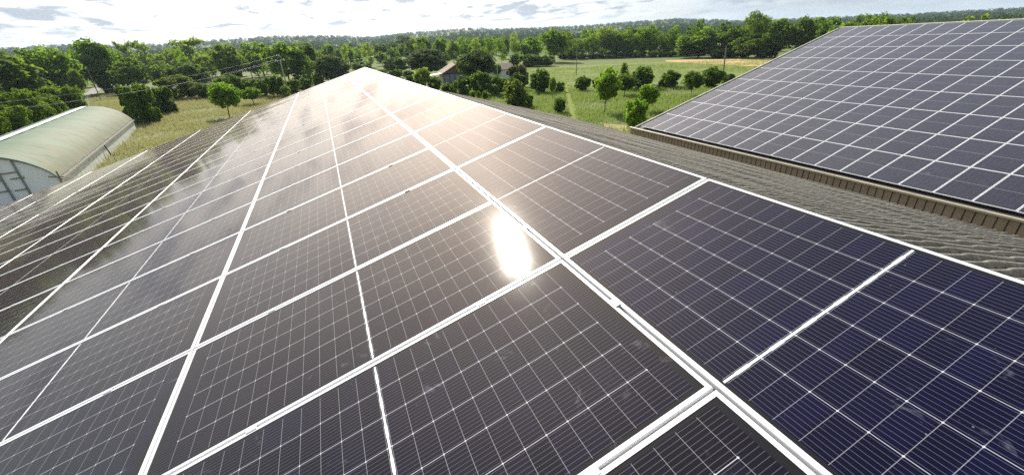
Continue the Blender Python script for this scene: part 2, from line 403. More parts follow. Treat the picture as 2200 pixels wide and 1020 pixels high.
def adopt(o, par):
    o.parent = par; o.matrix_parent_inverse = Matrix.Translation(-Vector(par.location)); return o
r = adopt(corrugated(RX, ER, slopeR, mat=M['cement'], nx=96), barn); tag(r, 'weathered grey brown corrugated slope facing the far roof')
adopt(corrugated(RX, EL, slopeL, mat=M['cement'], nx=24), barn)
b = MB()
b.tube([(RX, GY0, RZ + .03), (RX, GY1, RZ + .03)], .09, 8)
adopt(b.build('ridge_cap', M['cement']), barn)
b = MB()                                      # gable and side walls, 12 cm inside the roof edge
for y0, y1 in ((GY1 - .45, GY1 - .2), (GY0 + .2, GY0 + .45)):
    prof = [(EL + .5, slopeL(EL + .5) - .14), (RX, RZ - .16), (ER - .5, slopeR(ER - .5) - .14)]
    n = len(b.v)
    for y in (y0, y1):
        b.v += [(EL + .5, y, G), (prof[0][0], y, prof[0][1]), (prof[1][0], y, prof[1][1]), (prof[2][0], y, prof[2][1]), (ER - .5, y, G)]
    b.f += [(n, n + 1, n + 2, n + 3, n + 4), (n + 9, n + 8, n + 7, n + 6, n + 5)]; b.m += [0, 0]
    for i in range(5):
        j = (i + 1) % 5; b.f.append((n + j, n + i, n + 5 + i, n + 5 + j)); b.m.append(0)
for x in (EL + .5, ER - .7):
    zt = (slopeL(x) if x < 0 else slopeR(x + .2)) - .14
    b.box(x, x + .2, GY0 + .45, GY1 - .45, G, zt)
adopt(b.build('wall', M['wall']), barn)
b = MB()                                      # thin metal trim on the far gable of the bare slope
for x0, x1 in ((RX, ER),):
    b.hexa([(x0, GY1 - .02, slopeR(x0) - .12), (x1, GY1 - .02, slopeR(x1) - .12), (x1, GY1 + .05, slopeR(x1) - .12), (x0, GY1 + .05, slopeR(x0) - .12),
            (x0, GY1 - .02, slopeR(x0) + .035), (x1, GY1 - .02, slopeR(x1) + .035), (x1, GY1 + .05, slopeR(x1) + .035), (x0, GY1 + .05, slopeR(x0) + .035)])
adopt(b.build('verge_trim', M['verge']), barn)
# aluminium rails carrying the panels
eN = Vector((-math.cos(TH), 0, -math.sin(TH))); nN = Vector((-math.sin(TH), 0, math.cos(TH)))

# ------------------------------------------------------------------ solar panels
def frame_mesh(name, lx, ly, h=.035):
    b = MB(); hx, hy = lx / 2, ly / 2; ix, iy = hx - LIP, hy - LIP
    o4 = [(-hx, -hy), (hx, -hy), (hx, hy), (-hx, hy)]; i4 = [(-ix, -iy), (ix, -iy), (ix, iy), (-ix, iy)]
    bev = .0025
    oi_ = [(-hx + bev, -hy + bev), (hx - bev, -hy + bev), (hx - bev, hy - bev), (-hx + bev, hy - bev)]
    rings = [[(x, y, -h) for x, y in i4], [(x, y, -h) for x, y in o4], [(x, y, -bev) for x, y in o4], [(x, y, 0) for x, y in oi_], [(x, y, 0) for x, y in i4], [(x, y, -.006) for x, y in i4]]
    for r_ in rings: b.v += r_
    for k in range(5):
        for i in range(4):
            j = (i + 1) % 4; b.f.append((k * 4 + i, k * 4 + j, k * 4 + 4 + j, k * 4 + 4 + i)); b.m.append(0)
    return b.mesh(name, M['alu'])
def glass_mesh(name, lx, ly, mat):
    hx, hy = lx / 2 - LIP + .003, ly / 2 - LIP + .003
    b = MB(); b.hexa([(-hx, -hy, -.0075), (hx, -hy, -.0075), (hx, hy, -.0075), (-hx, hy, -.0075), (-hx, -hy, -.0025), (hx, -hy, -.0025), (hx, hy, -.0025), (-hx, hy, -.0025)])
    return b.mesh(name, mat)
ORD = ['', 'first', 'second', 'third', 'fourth', 'fifth', 'sixth', 'seventh', 'eighth', 'ninth', 'tenth', 'eleventh', 'twelfth', 'thirteenth', 'fourteenth',
       'fifteenth', 'sixteenth', 'seventeenth', 'eighteenth', 'nineteenth', 'twentieth', 'twenty-first', 'twenty-second', 'twenty-third']
PM = dict(long=(frame_mesh('frame', q - GAP, A - GAP), glass_mesh('glass', q - GAP, A - GAP, M['pv_long'])),
          ridge=(frame_mesh('frame', 2 * A - GAP, v1 - GAP), glass_mesh('glass', 2 * A - GAP, v1 - GAP, M['pv_ridge'])),
          far=(frame_mesh('frame', PL - .014, PA - .014), glass_mesh('glass', PL - .014, PA - .014, M['pv_far'])))
protos = {}
cb_ = MB(); cb_.box(-.025, .025, -.014, .014, .0015, .004); CLAMP = cb_.mesh('clamp', M['alu'])
def panel(kind, origin, ax, ay, label, group):
    """ax: direction of the panel's long side, ay: of its short side"""
    az = ax.cross(ay)
    if kind not in protos:
        root = bpy.data.objects.new('solar_panel', None); C.objects.link(root); root.empty_display_size = .2
        kids = [link('frame', PM[kind][0], root), link('glass', PM[kind][1], root)]
        if kind != 'far':                     # mid clamps bridging the gap to the next panel
            lx = q if kind == 'long' else 2 * A; ly = (A if kind == 'long' else v1) / 2
            for sx_ in (-.27, .27):
                c = link('clamp', CLAMP, root); c.location = (sx_ * lx, ly, 0); kids.append(c)
        protos[kind] = (root, kids)
    else:
        p0, k0_ = protos[kind]
        root = p0.copy(); C.objects.link(root)
        for k_ in k0_:
            c = k_.copy(); C.objects.link(c); c.parent = root
    jit = Matrix.Rotation(random.gauss(0, .0018), 4, 'X') @ Matrix.Rotation(random.gauss(0, .0012), 4, 'Y')
    root.matrix_world = Matrix.Translation(origin) @ Matrix((ax, ay, az)).transposed().to_4x4() @ jit
    tag(root, label, 'solar panel', group)
    return root
def inframe(P, mg=90):
    d = CR @ (P - CAM)
    if d.z < .08: return False
    x = 1100 + FL * d.x / d.z; y = 510 + FL * d.y / d.z
    return -mg < x < 2200 + mg and -30 < y < 1020 + min(mg, 300)
def nearpt(u, v, h=0): return Vector((0, u * A, 0)) + eN * v + nN * h
yU = Vector((0, 1, 0))
NG = 'solar panels on the near roof'
for k in range(11):
    uc = 20 - 2 * k
    o_ = nearpt(uc, v1 / 2)
    ordn = ORD[k + 1]
    panel('ridge', o_, yU, eN, 'lengthwise solar panel along the near roof ridge, %s from the far gable' % ordn, NG)
glare = None
for c in range(1, 8):
    for k in range(22):
        u0 = 20 - k; va, vb = v1 + (c - 1) * q, v1 + c * q
        vis = any(inframe(nearpt(uu, vv), 420) for uu in np.linspace(u0, u0 + 1, 4) for vv in np.linspace(va, vb, 9))
        if not vis: continue
        lab = 'solar panel in %s row under the near roof ridge row, %s from far gable' % (ORD[c], ORD[k + 1])
        if c == 1 and u0 == 1: lab = 'solar panel on the near roof holding the white sun glare, below the ridge row'
        panel('long', nearpt(u0 + .5, (va + vb) / 2), eN, yU * -1 if False else -yU, lab, NG)
eF = Vector((math.cos(YAW2) * math.cos(TH2), -math.sin(YAW2) * math.cos(TH2), math.sin(TH2)))
dF = Vector((math.sin(YAW2), math.cos(YAW2), 0)); nF = eF.cross(dF)
def farpt(r, c, h=0): return FO + eF * (r * PL) - dF * (c * PA) + nF * h
FGp = 'solar panels on the far roof'
for r_ in range(9):
    for c in range(0, 21):
        if not any(inframe(farpt(r_ + a_, c + b_), 60) for a_ in np.linspace(0, 1, 4) for b_ in np.linspace(0, 1, 4)): continue
        panel('far', farpt(r_ + .5, c + .5), eF, dF, 'solar panel on the far roof, %s row above gutter, %s from left edge' % (ORD[r_ + 1], ORD[c + 1]), FGp)
# rails under the panels, running along the roof
b = MB()
# ------------------------------------------------------------------ far barn
fb = empty('far_barn', (FO.x + 9, FO.y - 12, G))
tag(fb, 'far barn with tan ribbed cladding under a long tan gutter', 'barn')
Lr = 9 * PL; Lc = 34.0
def fpt(s, l, h): return FO + eF * s - dF * l + nF * h
b = MB()
p = [fpt(-.14, -.35, -.30), fpt(-.14, Lc, -.30), fpt(Lr + .1, Lc, -.30), fpt(Lr + .1, -.35, -.30)]
t_ = [fpt(-.14, -.35, -.14), fpt(-.14, Lc, -.14), fpt(Lr + .1, Lc, -.14), fpt(Lr + .1, -.35, -.14)]
b.hexa([p[0], p[3], p[2], p[1], t_[0], t_[3], t_[2], t_[1]])
adopt(b.build('roof', M['steel_roof']), fb)
b = MB()                                      # other slope, falling away to the right
rx, rz_ = fpt(Lr + .1, 0, -.14).x, fpt(Lr + .1, 0, -.14).z
b.hexa([(rx + .02, FO.y + .35, rz_ - .2), (rx + 18, FO.y + .35, rz_ - 5.2), (rx + 18, FO.y - Lc, rz_ - 5.2), (rx + .02, FO.y - Lc, rz_ - .2),
        (rx + .02, FO.y + .35, rz_ - .03), (rx + 18, FO.y + .35, rz_ - 5.03), (rx + 18, FO.y - Lc, rz_ - 5.03), (rx + .02, FO.y - Lc, rz_ - .03)])
adopt(b.build('roof', M['steel_roof']), fb)
b = MB()                                      # verge trim up the left edge
def bar(b, p0, p1, wv, hv):
    p0, p1, wv, hv = map(Vector, (p0, p1, wv, hv))
    b.hexa([p0, p1, p1 + wv, p0 + wv, p0 + hv, p1 + hv, p1 + wv + hv, p0 + wv + hv])
bar(b, fpt(-.16, -.36, -.34), fpt(Lr + .12, -.36, -.34), dF * .06, nF * .30)
adopt(b.build('verge_trim', M['verge']), fb)
b = MB()                                      # ridge trim
bar(b, fpt(Lr + .11, -.35, -.10), fpt(Lr + .11, Lc, -.10), eF * .09, nF * .115)
adopt(b.build('ridge_cap', M['verge']), fb)
# gutter: a half-round-ish box profile
gx0, gx1 = FO.x - .30, FO.x - .16
b = MB()
prof = [(gx1, -.10), (gx1, -.20), (gx0 + .03, -.20), (gx0, -.17), (gx0, -.11), (gx0 + .03, -.09), (gx0 + .045, -.105), (gx0 + .03, -.155), (gx1 - .02, -.17), (gx1 - .02, -.10)]
ya, yb = FO.y + .75, FO.y - Lc
n = len(b.v)
for y in (ya, yb):
    b.v += [(x + (y - FO.y) * math.tan(YAW2), y, FO.z + z - .02) for x, z in prof]
k = len(prof)
for i in range(k):
    j = (i + 1) % k; b.f.append((n + i, n + j, n + k + j, n + k + i)); b.m.append(0)
b.f.append(tuple(range(n, n + k))[::-1]); b.f.append(tuple(range(n + k, n + 2 * k))); b.m += [0, 0]
adopt(b.build('gutter', M['gutter']), fb)
# ribbed cladding below the gutter, down to the ground
b = MB(); wx = FO.x - .22; pitch = .25; y = FO.y + .70
zt, zb = FO.z - .225, G
while y > FO.y - Lc:
    xo = (y - FO.y) * math.tan(YAW2)
    pts = [(wx + xo, y), (wx + xo, y - .212), (wx + xo + .03, y - .220), (wx + xo + .03, y - .240), (wx + xo, y - pitch)]
    for i in range(4):
        (xa, y_a), (xb, y_b) = pts[i], pts[i + 1]
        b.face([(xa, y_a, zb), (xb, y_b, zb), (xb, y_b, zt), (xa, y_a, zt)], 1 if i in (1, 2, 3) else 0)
    y -= pitch
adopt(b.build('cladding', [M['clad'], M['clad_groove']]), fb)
b = MB()                                      # end walls
for yy in (FO.y + .66, FO.y - Lc + .2):
    b.face([(wx + .05, yy, G), (rx + 17.5, yy, G), (rx + 17.5, yy, rz_ - 5.15), (rx, yy, rz_ - .3), (wx + .05, yy, FO.z - .36)])
b.face([(rx + 17.5, FO.y + .66, G), (rx + 17.5, FO.y - Lc, G), (rx + 17.5, FO.y - Lc, rz_ - 5.2), (rx + 17.5, FO.y + .66, rz_ - 5.2)])
b.box(wx + .02, FO.x - .05, FO.y + .70, FO.y + .78, G, FO.z - .24)
adopt(b.build('wall', M['clad']), fb)

# ------------------------------------------------------------------ curved shed on the left
C1 = Vector((-22.02, 40.89, 0)); C2 = Vector((-28.70, 77.65, 0)); ad = (C2 - C1).normalized(); pw = Vector((-ad.y, ad.x, 0))
Ls = (C2 - C1).length
shed = empty('curved_shed', (C1.x, C1.y, G)); shed.rotation_euler = (0, 0, math.atan2(ad.y, ad.x))
# local frame: +X along the shed, +Y to its left
tag(shed, 'low shed with a curved pale green stained roof beside the hedge', 'shed')
WID, EH, RH = 8.6, 1.55, 2.25
def arch(t):                                  # t 0..1 across
    u = abs(2 * t - 1); return EH + RH * (1 - u ** 2.3) ** .8
m = NT('stained_roof'); co = m.coord(); sp = m.node('ShaderNodeSeparateXYZ'); m.l.new(co, sp.inputs[0])
st = m.noise(m.scale(co, (2.2, .25, .3)), 1.6, 6, .7); big = m.noise(co, .25, 4, .6)
c0 = m.mix(m.mapr(big, .35, .65, 0, 1), (.088, .145, .092), (.128, .183, .12))
edge = m.mapr(sp.outputs[1], .2, 3.6, 1, .1)
c0 = m.mix(m.math('MULTIPLY', edge, m.mapr(st, .42, .56, 0, .95)), c0, (.225, .18, .10))
c0 = m.mix(m.math('MULTIPLY', m.mapr(st, .53, .62, 0, .8), m.mapr(sp.outputs[1], 4.2, .8, 0, 1)), c0, (.05, .052, .035))
m.bump(m.noise(m.scale(co, (2.5, .3, .3)), 3, 4), .3, .03)
M['shedroof'] = m.set(base=c0, rough=.75, spec=.2)
NA = 28
b = MB()
nx = 40
for i in range(nx + 1):
    for j in range(NA + 1):
        t = j / NA; sag = .03 * math.sin(i * 1.7 + j * .2)
        b.v.append((-.25 + (Ls + .4) * i / nx, WID * t, arch(t) + .05 + sag))
for i in range(nx):
    for j in range(NA):
        n = i * (NA + 1) + j; b.f.append((n, n + NA + 1, n + NA + 2, n + 1)); b.m.append(0)
b.build('roof', M['shedroof'], shed, True)
b = MB()                                      # pale ridge strip
for i in range(nx):
    x0 = -.26 + (Ls + .42) * i / nx; x1 = -.26 + (Ls + .42) * (i + 1) / nx
    for j in range(4):
        t0 = .475 + .075 * j / 4; t1 = .475 + .075 * (j + 1) / 4
        b.face([(x0, WID * t0, arch(t0) + .12), (x1, WID * t0, arch(t0) + .12), (x1, WID * t1, arch(t1) + .12), (x0, WID * t1, arch(t1) + .12)])
b.build('ridge_strip', M['white'], shed, True)
b = MB()
b.box(0, Ls, 0.02, .16, -.2, EH + .02); b.box(0, Ls, WID - .16, WID - .02, -.2, EH + .02)
M['shedwall'] = simple('stained_white_wall', (.52, .52, .46), .8, 0, .25, 1.5, .2)
b.build('wall', M['shedwall'], shed)
m = NT('pale_blue_panel'); f = m.noise(m.coord(), .8, 5, .65)
M['paleblue'] = m.set(base=m.mix(f, (.74, .77, .80), (.84, .86, .88)), rough=.6)
for xe in (.02, Ls - .1):
    b = MB(); n = 24; lo = []; hi = []
    for j in range(n):
        t0, t1 = j / n, (j + 1) / n
        b.hexa([(xe, WID * t0, -.2), (xe, WID * t1, -.2), (xe + .08, WID * t1, -.2), (xe + .08, WID * t0, -.2),
                (xe, WID * t0, arch(t0)), (xe, WID * t1, arch(t1)), (xe + .08, WID * t1, arch(t1)), (xe + .08, WID * t0, arch(t0))])
    g_ = b.build('gable_panel', M['paleblue'], shed)
M['frame_grey'] = simple('grey_frame', (.23, .25, .26), .6, .3)
b = MB()                                      # arched front rim
for j in range(NA):
    t0, t1 = j / NA, (j + 1) / NA
    b.hexa([(-.2, WID * t0, arch(t0) - .10), (-.2, WID * t1, arch(t1) - .10), (.0, WID * t1, arch(t1) - .10), (.0, WID * t0, arch(t0) - .10),
            (-.2, WID * t0, arch(t0) + .03), (-.2, WID * t1, arch(t1) + .03), (.0, WID * t1, arch(t1) + .03), (.0, WID * t0, arch(t0) + .03)])
b.build('front_rim', M['frame_grey'], shed)
for yy in (1.9, 2.85, 3.9, 5.0):              # posts and rungs of the front doors
    b = MB(); b.box(-.08, .0, yy, yy + .11, -.2, arch(yy / WID) - .12); b.build('front_post', M['frame_grey'], shed)
for k_, (ya, yb, z) in enumerate([(2.02, 2.85, 2.35), (1.75, 2.5, 1.9), (1.95, 2.6, 1.05), (2.96, 3.8, 1.9), (2.9, 3.9, 1.1), (4.0, 5.0, 2.0), (4.0, 5.0, 1.1)]):
    b = MB(); b.box(-.13, -.082, ya, yb, z, z + .07); b.build('front_rung', M['wood'], shed)
b = MB(); b.tube([(-.3, -.12, EH - .1), (Ls + .2, -.12, EH - .12)], .07, 8); b.build('gutter', M['wood'], shed)
b = MB(); b.tube([(15.5, -.12, EH - .1), (15.5, -.2, EH - .5), (15.6, -.3, .3), (15.8, -.7, -.05)], .06, 6); b.build('downpipe', M['dark'], shed)
b = MB(); b.tube([(-.35, -.05, EH - .3), (-.35, -.05, EH + .55)], .05, 6); b.tube([(-.35, -.3, EH + .05), (-.35, .5, EH + .2)], .045, 6); b.build('corner_post', M['wood'], shed)

# ------------------------------------------------------------------ vegetation
def leaf_quads(P, Nrm, size, rg):
    """one small rhombic leaf clump per point"""
    n = len(P)
    Nrm = Nrm + rg.normal(0, .75, (n, 3)); Nrm /= np.linalg.norm(Nrm, axis=1, keepdims=True) + 1e-9
    t = rg.normal(0, 1, (n, 3)); t -= Nrm * (t * Nrm).sum(1, keepdims=True); t /= np.linalg.norm(t, axis=1, keepdims=True) + 1e-9
    bt = np.cross(Nrm, t)
    s = (size * rg.uniform(.55, 1.35, n))[:, None]; w_ = s * rg.uniform(.45, .8, n)[:, None]
    bend = Nrm * s * rg.uniform(-.25, .25, (n, 1))
    V = np.stack([P - t * s, P + bt * w_ + bend, P + t * s, P - bt * w_ + bend], 1).reshape(-1, 3)
    F = np.arange(n * 4).reshape(-1, 4)
    return V, F
def clumps(spec, rg):
    """spec: list of (centre, radii, n_clumps, clump_radius, leaves_per_clump) -> points, normals"""
    Ps, Ns = [], []
    for cen, rad, nc, cr, nl in spec:
        cen = np.array(cen); rad = np.array(rad)
        d = rg.normal(0, 1, (nc, 3)); d /= np.linalg.norm(d, axis=1, keepdims=True)
        rr_ = rg.uniform(.35, 1, nc) ** .6
        cc = cen + d * rad * rr_[:, None] * (1 - cr * .6 / rad.mean() * .6)
        crs = cr * rg.uniform(.55, 1.35, nc)
        for c, r in zip(cc, crs):
            k = max(6, int(nl * rg.uniform(.6, 1.3)))
            e = rg.normal(0, 1, (k, 3)); e /= np.linalg.norm(e, axis=1, keepdims=True)
            rad_ = r * rg.uniform(.25, 1, k)[:, None] ** .5
            Ps.append(c + e * rad_ * np.array([1, 1, .8])); Ns.append(e + .5 * (c - cen) / rad + np.array([0, 0, .35]))
    return np.concatenate(Ps), np.concatenate(Ns)
def trunk_mb(h, r, limbs, rg, lean=(0, 0), spread=.3):
    b = MB()
    top = Vector((lean[0], lean[1], h))
    mid = Vector((lean[0] * .4 + rg.normal(0, .01), lean[1] * .4 + rg.normal(0, .01), h * .5))
    b.tube([(0, 0, -.04), (0, 0, .02), mid, top], [r * 1.35, r, r * .75, r * .3], 6)
    for k in range(limbs):
        t = rg.uniform(.45, .95); a = rg.uniform(0, 2 * PI); st = Vector((lean[0] * t, lean[1] * t, h * t)); ln = spread * rg.uniform(.5, 1)
        e = st + Vector((math.cos(a) * ln, math.sin(a) * ln, ln * rg.uniform(.5, 1.1)))
        b.tube([st, (st + e) / 2 + Vector((0, 0, .02)), e], [r * .5, r * .33, r * .12], 5)
    return b
# every kind is built one unit tall: (crown spec, trunk) ; root scale turns it into metres
def spec_round(rg, dens=1.0):
    s = [((0, 0, .56), (.40, .40, .42), int(54 * dens), .12, 60)]
    for k in range(5):
        a = rg.uniform(0, 2 * PI); s.append(((.24 * math.cos(a), .24 * math.sin(a), rg.uniform(.42, .78)), (.18, .18, .15), int(8 * dens), .09, 55))
    return s
def spec_young(rg):
    s = [((0, 0, .63), (.33, .33, .36), 84, .095, 50)]
    for k in range(4):
        a = rg.uniform(0, 2 * PI); s.append(((.2 * math.cos(a), .2 * math.sin(a), rg.uniform(.42, .82)), (.15, .15, .13), 3, .07, 40))
    return s
def spec_poplar(rg):
    s = [((0, 0, .52), (.15, .15, .46), 44, .075, 52)]
    for k in range(4):
        a = rg.uniform(0, 2 * PI); s.append(((.09 * math.cos(a), .09 * math.sin(a), rg.uniform(.25, .85)), (.08, .08, .12), 6, .06, 40))
    return s
def spec_pine(rg):
    s = [((0, 0, .56), (.52, .52, .42), 120, .10, 60), ((0, 0, .74), (.42, .42, .24), 44, .09, 55)]
    return s
def spec_conifer(rg):
    s = []
    for k in range(9):
        z = .1 + .095 * k; r = .30 * (1 - (k / 9.5) ** 1.6) + .04
        s.append(((0, 0, z), (r, r, .055), int(16 - k), .075, 40))
    return s
def spec_cedar(rg):
    return [((rg.uniform(-.15, .15), rg.uniform(-.15, .15), z), (r, r, .05), 18, .09, 45) for z, r in ((.35, .42), (.52, .5), (.68, .48), (.84, .38), (.95, .2))]
def spec_airy(rg):
    s = []
    for k in range(15):
        a = rg.uniform(0, 2 * PI); r = rg.uniform(.05, .34); z = rg.uniform(.38, .95)
        s.append(((r * math.cos(a), r * math.sin(a), z), (.12, .12, .08), 6, .06, 34))
    return s
def spec_bush(rg):
    s = [((0, 0, .44), (.52, .52, .46), 56, .13, 56)]
    for k in range(6):
        a = rg.uniform(0, 2 * PI); s.append(((.34 * math.cos(a), .34 * math.sin(a), rg.uniform(.2, .72)), (.2, .2, .18), 8, .10, 50))
    return s
def spec_hedge(rg):
    s = [((0, 0, .44), (.52, .52, .46), 150, .10, 60)]
    for k in range(8):
        a = rg.uniform(0, 2 * PI); s.append(((.34 * math.cos(a), .34 * math.sin(a), rg.uniform(.2, .75)), (.2, .2, .18), 12, .08, 50))
    return s
def spec_boxy(rg):
    s = []
    for x in (-.3, .3):
        for y_ in (-.3, .3):
            for z in (.22, .70): s.append(((x, y_, z), (.27, .27, .28), 30, .09, 60))
    s.append(((0, 0, .5), (.42, .42, .44), 44, .12, 50)); return s
KINDS = dict(  # spec, leaf size, trunk (height, radius, limbs, spread), relative width of the crown
    round=(spec_round, 0.034, (.55, .026, 8, .30), .86), young=(spec_young, 0.04, (.62, .020, 7, .25), .74), poplar=(spec_poplar, 0.026, (.8, .016, 6, .12), .34),
    pine=(spec_pine, 0.034, (.62, .032, 8, .42), 1.12), conifer=(spec_conifer, 0.03, (.9, .022, 5, .12), .66), cedar=(spec_cedar, 0.034, (.9, .03, 6, .3), 1.0),
    airy=(spec_airy, 0.024, (.8, .020, 12, .36), .78), bush=(spec_bush, 0.044, None, 1.12), hedge=(spec_hedge, .024, None, 1.12), boxy=(spec_boxy, 0.036, None, 1.2))
cache = {}
def kind_mesh(kind, leaf, variant):
    k = (kind, leaf, variant)
    if k not in cache:
        spec, ls, tr, wd = KINDS[kind]
        rg = np.random.default_rng(abs(hash((kind, variant))) % 9999 if False else sum(map(ord, kind)) * 31 + variant * 7)
        P, N = clumps(spec(rg), rg)
        if tr is None: keep = P[:, 2] > -.02; P, N = P[keep], N[keep]
        P[:, :2] -= np.median(P[:, :2], 0)
        P[:, :2] *= .5 / np.percentile(np.hypot(P[:, 0], P[:, 1]), 97)
        P[:, 2] *= .985 / np.percentile(P[:, 2], 99.3)
        V_, F_ = leaf_quads(P, N, ls, rg)
        V_ = (V_ - np.repeat(P, 4, 0)) * np.array([1.15, 1.15, 1.0]) + np.repeat(P, 4, 0)
        cm = npmesh('foliage' if tr is None else 'crown', V_, F_, L[leaf])
        tm = trunk_mb(tr[0], tr[1], tr[2], rg, (rg.normal(0, .02), rg.normal(0, .02)), tr[3]).mesh('trunk', M['palebark'] if kind in ('airy', 'poplar') else M['bark']) if tr else None
        cache[k] = (cm, tm, wd)
    return cache[k]
NAMES = dict(round='broadleaf_tree', young='young_tree', poplar='poplar_tree', pine='umbrella_pine', conifer='conifer_tree', cedar='cedar_tree', airy='light_leaved_tree', bush='shrub', boxy='shrub', hedge='shrub')
CATS = dict(hedge='shrub', bush='shrub', boxy='shrub')
tree_n = 0
def tree(kind, leaf, pos, height, width, label, group=None, name=None, lean=0.0):
    global tree_n
    tree_n += 1
    cm, tm, wd = kind_mesh(kind, leaf, tree_n % 4)
    sx = width
    nm = name or NAMES[kind]
    if tm is None:
        o = link(nm, cm)
    else:
        o = bpy.data.objects.new(nm, None); C.objects.link(o)
        link('crown', cm, o); t_o = link('trunk', tm, o); kk = min(1.0, height / max(width, .1)); t_o.scale = (kk, kk, 1)
    o.location = pos; o.rotation_euler = (random.gauss(0, .03), random.gauss(0, .03) + lean, random.uniform(0, 2 * PI)); o.scale = (sx * random.uniform(.95, 1.05), sx * random.uniform(.95, 1.05), height)
    return tag(o, label, CATS.get(kind, 'tree'), group)
nd = CR @ Vector((0, 0, -1)); NX, NY = 1100 + FL * nd.x / nd.z, 510 + FL * nd.y / nd.z
def ground_hit(x, y):
    d = ray(x, y); d = d / math.hypot(d.x, d.y); t = 15.0
    while t < 5000:
        p = CAM + d * t
        if p.z <= hz(p.x, p.y): return Vector((p.x, p.y, hz(p.x, p.y)))
        t *= 1.006
    return CAM + d * 5000
def put(kind, leaf, x0, x1, yt, yb, label, D=None, group=None, **k):
    """crown spans photo columns x0..x1, top at yt; foot on the ground at row yb (or at distance D)"""
    xc = (x0 + x1) / 2; ym = (yt + yb) / 2
    xb = xc + (NX - xc) / (NY - ym) * (yb - ym); xt = xc + (NX - xc) / (NY - ym) * (yt - ym)
    if D: p = at_dist(xb, yb, D); p.z = hz(p.x, p.y)
    else: p = ground_hit(xb, yb)
    dist = math.hypot(p.x - CAM.x, p.y - CAM.y)
    h = at_dist(xt, yt, dist).z - p.z
    dep = (CR @ (p + Vector((0, 0, h / 2)) - CAM)).z
    w_ = (x1 - x0) * dep / FL
    return tree(kind, leaf, p, h, w_, label, group, **k)

# right meadow, near to far
put('young', 'fresh', 1274, 1328, 150, 246, 'tallest young tree with slim bare trunk in the right meadow')
put('young', 'fresh', 1372, 1416, 182, 243, 'small round young tree with thin trunk above the lime green shrub')
put('bush', 'lime', 1342, 1389, 216, 279, 'lime green shrub beside the left end of the far barn')
put('bush', 'dark', 1188, 1217, 212, 246, 'small dark shrub standing beside the mown path')
put('bush', 'olive', 1082, 1139, 174, 230, 'olive green loose shrub just beyond the corrugated slope')
put('bush', 'mid', 1112, 1145, 202, 232, 'low feathery shrub at the foot of the olive green shrub')
put('young', 'pale', 1180, 1196, 166, 214, 'thin pale sapling in front of a dark shrub near the path')
put('bush', 'dark', 1138, 1186, 150, 200, 'large dark rounded shrub left of the mown path')
put('bush', 'dark', 1096, 1140, 158, 196, 'dark shrub between the reddish shrub and large rounded shrub')
put('bush', 'purple', 1094, 1134, 141, 188, 'dark reddish shrub beside the small white house')
put('bush', 'dark', 1190, 1213, 177, 199, 'small dark shrub right of the thin pale sapling')
put('bush', 'hedge', 1234, 1272, 165, 196, 'mid green shrub on its own right of the mown path')
put('bush', 'olive', 1268, 1290, 168, 192, 'small dull shrub behind the tallest young tree')
put('conifer', 'dark', 1325, 1356, 136, 195, 'pointed dark tree behind the tallest young tree')
put('young', 'dark', 1322, 1364, 160, 207, 'dark short tree with stubby trunk under the pointed dark tree')
put('bush', 'dark', 1355, 1409, 144, 193, 'big dark rounded shrub beside the pointed dark tree')
put('bush', 'hedge', 1425, 1468, 152, 190, 'mid green rounded shrub left of the small dark tree')
put('bush', 'dark', 1413, 1440, 170, 190, 'low dark shrub beside the white trough')
put('young', 'dark', 1466, 1510, 154, 208, 'small dark tree standing before the far roof edge')
put('bush', 'dark', 1504, 1556, 146, 190, 'big dark shrub at the foot of the leaning wooden pole')
put('bush', 'dark', 1550, 1588, 159, 182, 'dark shrub half hidden by the far roof edge')
put('bush', 'pale', 1008, 1022, 196, 214, 'tiny pale shrub poking up behind the corrugated slope')
put('bush', 'pale', 1024, 1032, 196, 214, 'narrow pale sprig behind the corrugated slope')
put('bush', 'mid', 1034, 1048, 196, 216, 'tiny dark green sapling behind the corrugated slope')
put('bush', 'lime', 962, 982, 182, 204, 'small yellow green sapling poking above the panel edge')
put('bush', 'mid', 1436, 1452, 262, 276, 'small weed clump by the cladding end') if False else None
# before and around the house
put('young', 'pale', 888, 926, 147, 200, 'pale young tree just left of the stone house')
put('bush', 'hedge', 920, 950, 166, 198, 'round hedge shrub between pale young tree and stone house')
put('bush', 'hedge', 945, 975, 180, 202, 'low hedge shrub below the stone house')
put('bush', 'hedge', 972, 1018, 165, 205, 'broad hedge shrub below the stone house veranda')
put('bush', 'dark', 1010, 1052, 156, 205, 'dark hedge shrub under the right umbrella pine')
put('bush', 'hedge', 1046, 1092, 163, 205, 'hedge shrub below the small white house')
put('pine', 'pine', 874, 968, 106, 168, 'umbrella pine left of the stone house')
put('pine', 'pine', 982, 1062, 110, 184, 'umbrella pine right of the stone house')
put('young', 'mid', 1060, 1078, 138, 172, 'slender green tree before the small white house')
put('bush', 'hedge', 836, 866, 150, 168, 'long low hedge shrub behind the panel apex')
put('bush', 'hedge', 862, 892, 152, 170, 'clipped hedge shrub behind the right roof edge')
put('bush', 'dark', 868, 892, 162, 178, 'dark low shrub touching the right panel edge')
put('bush', 'rust', 800, 834, 150, 166, 'brownish low shrub behind the panel apex')
put('bush', 'dark', 826, 882, 124, 156, 'dark shrub behind the mid distance pole')
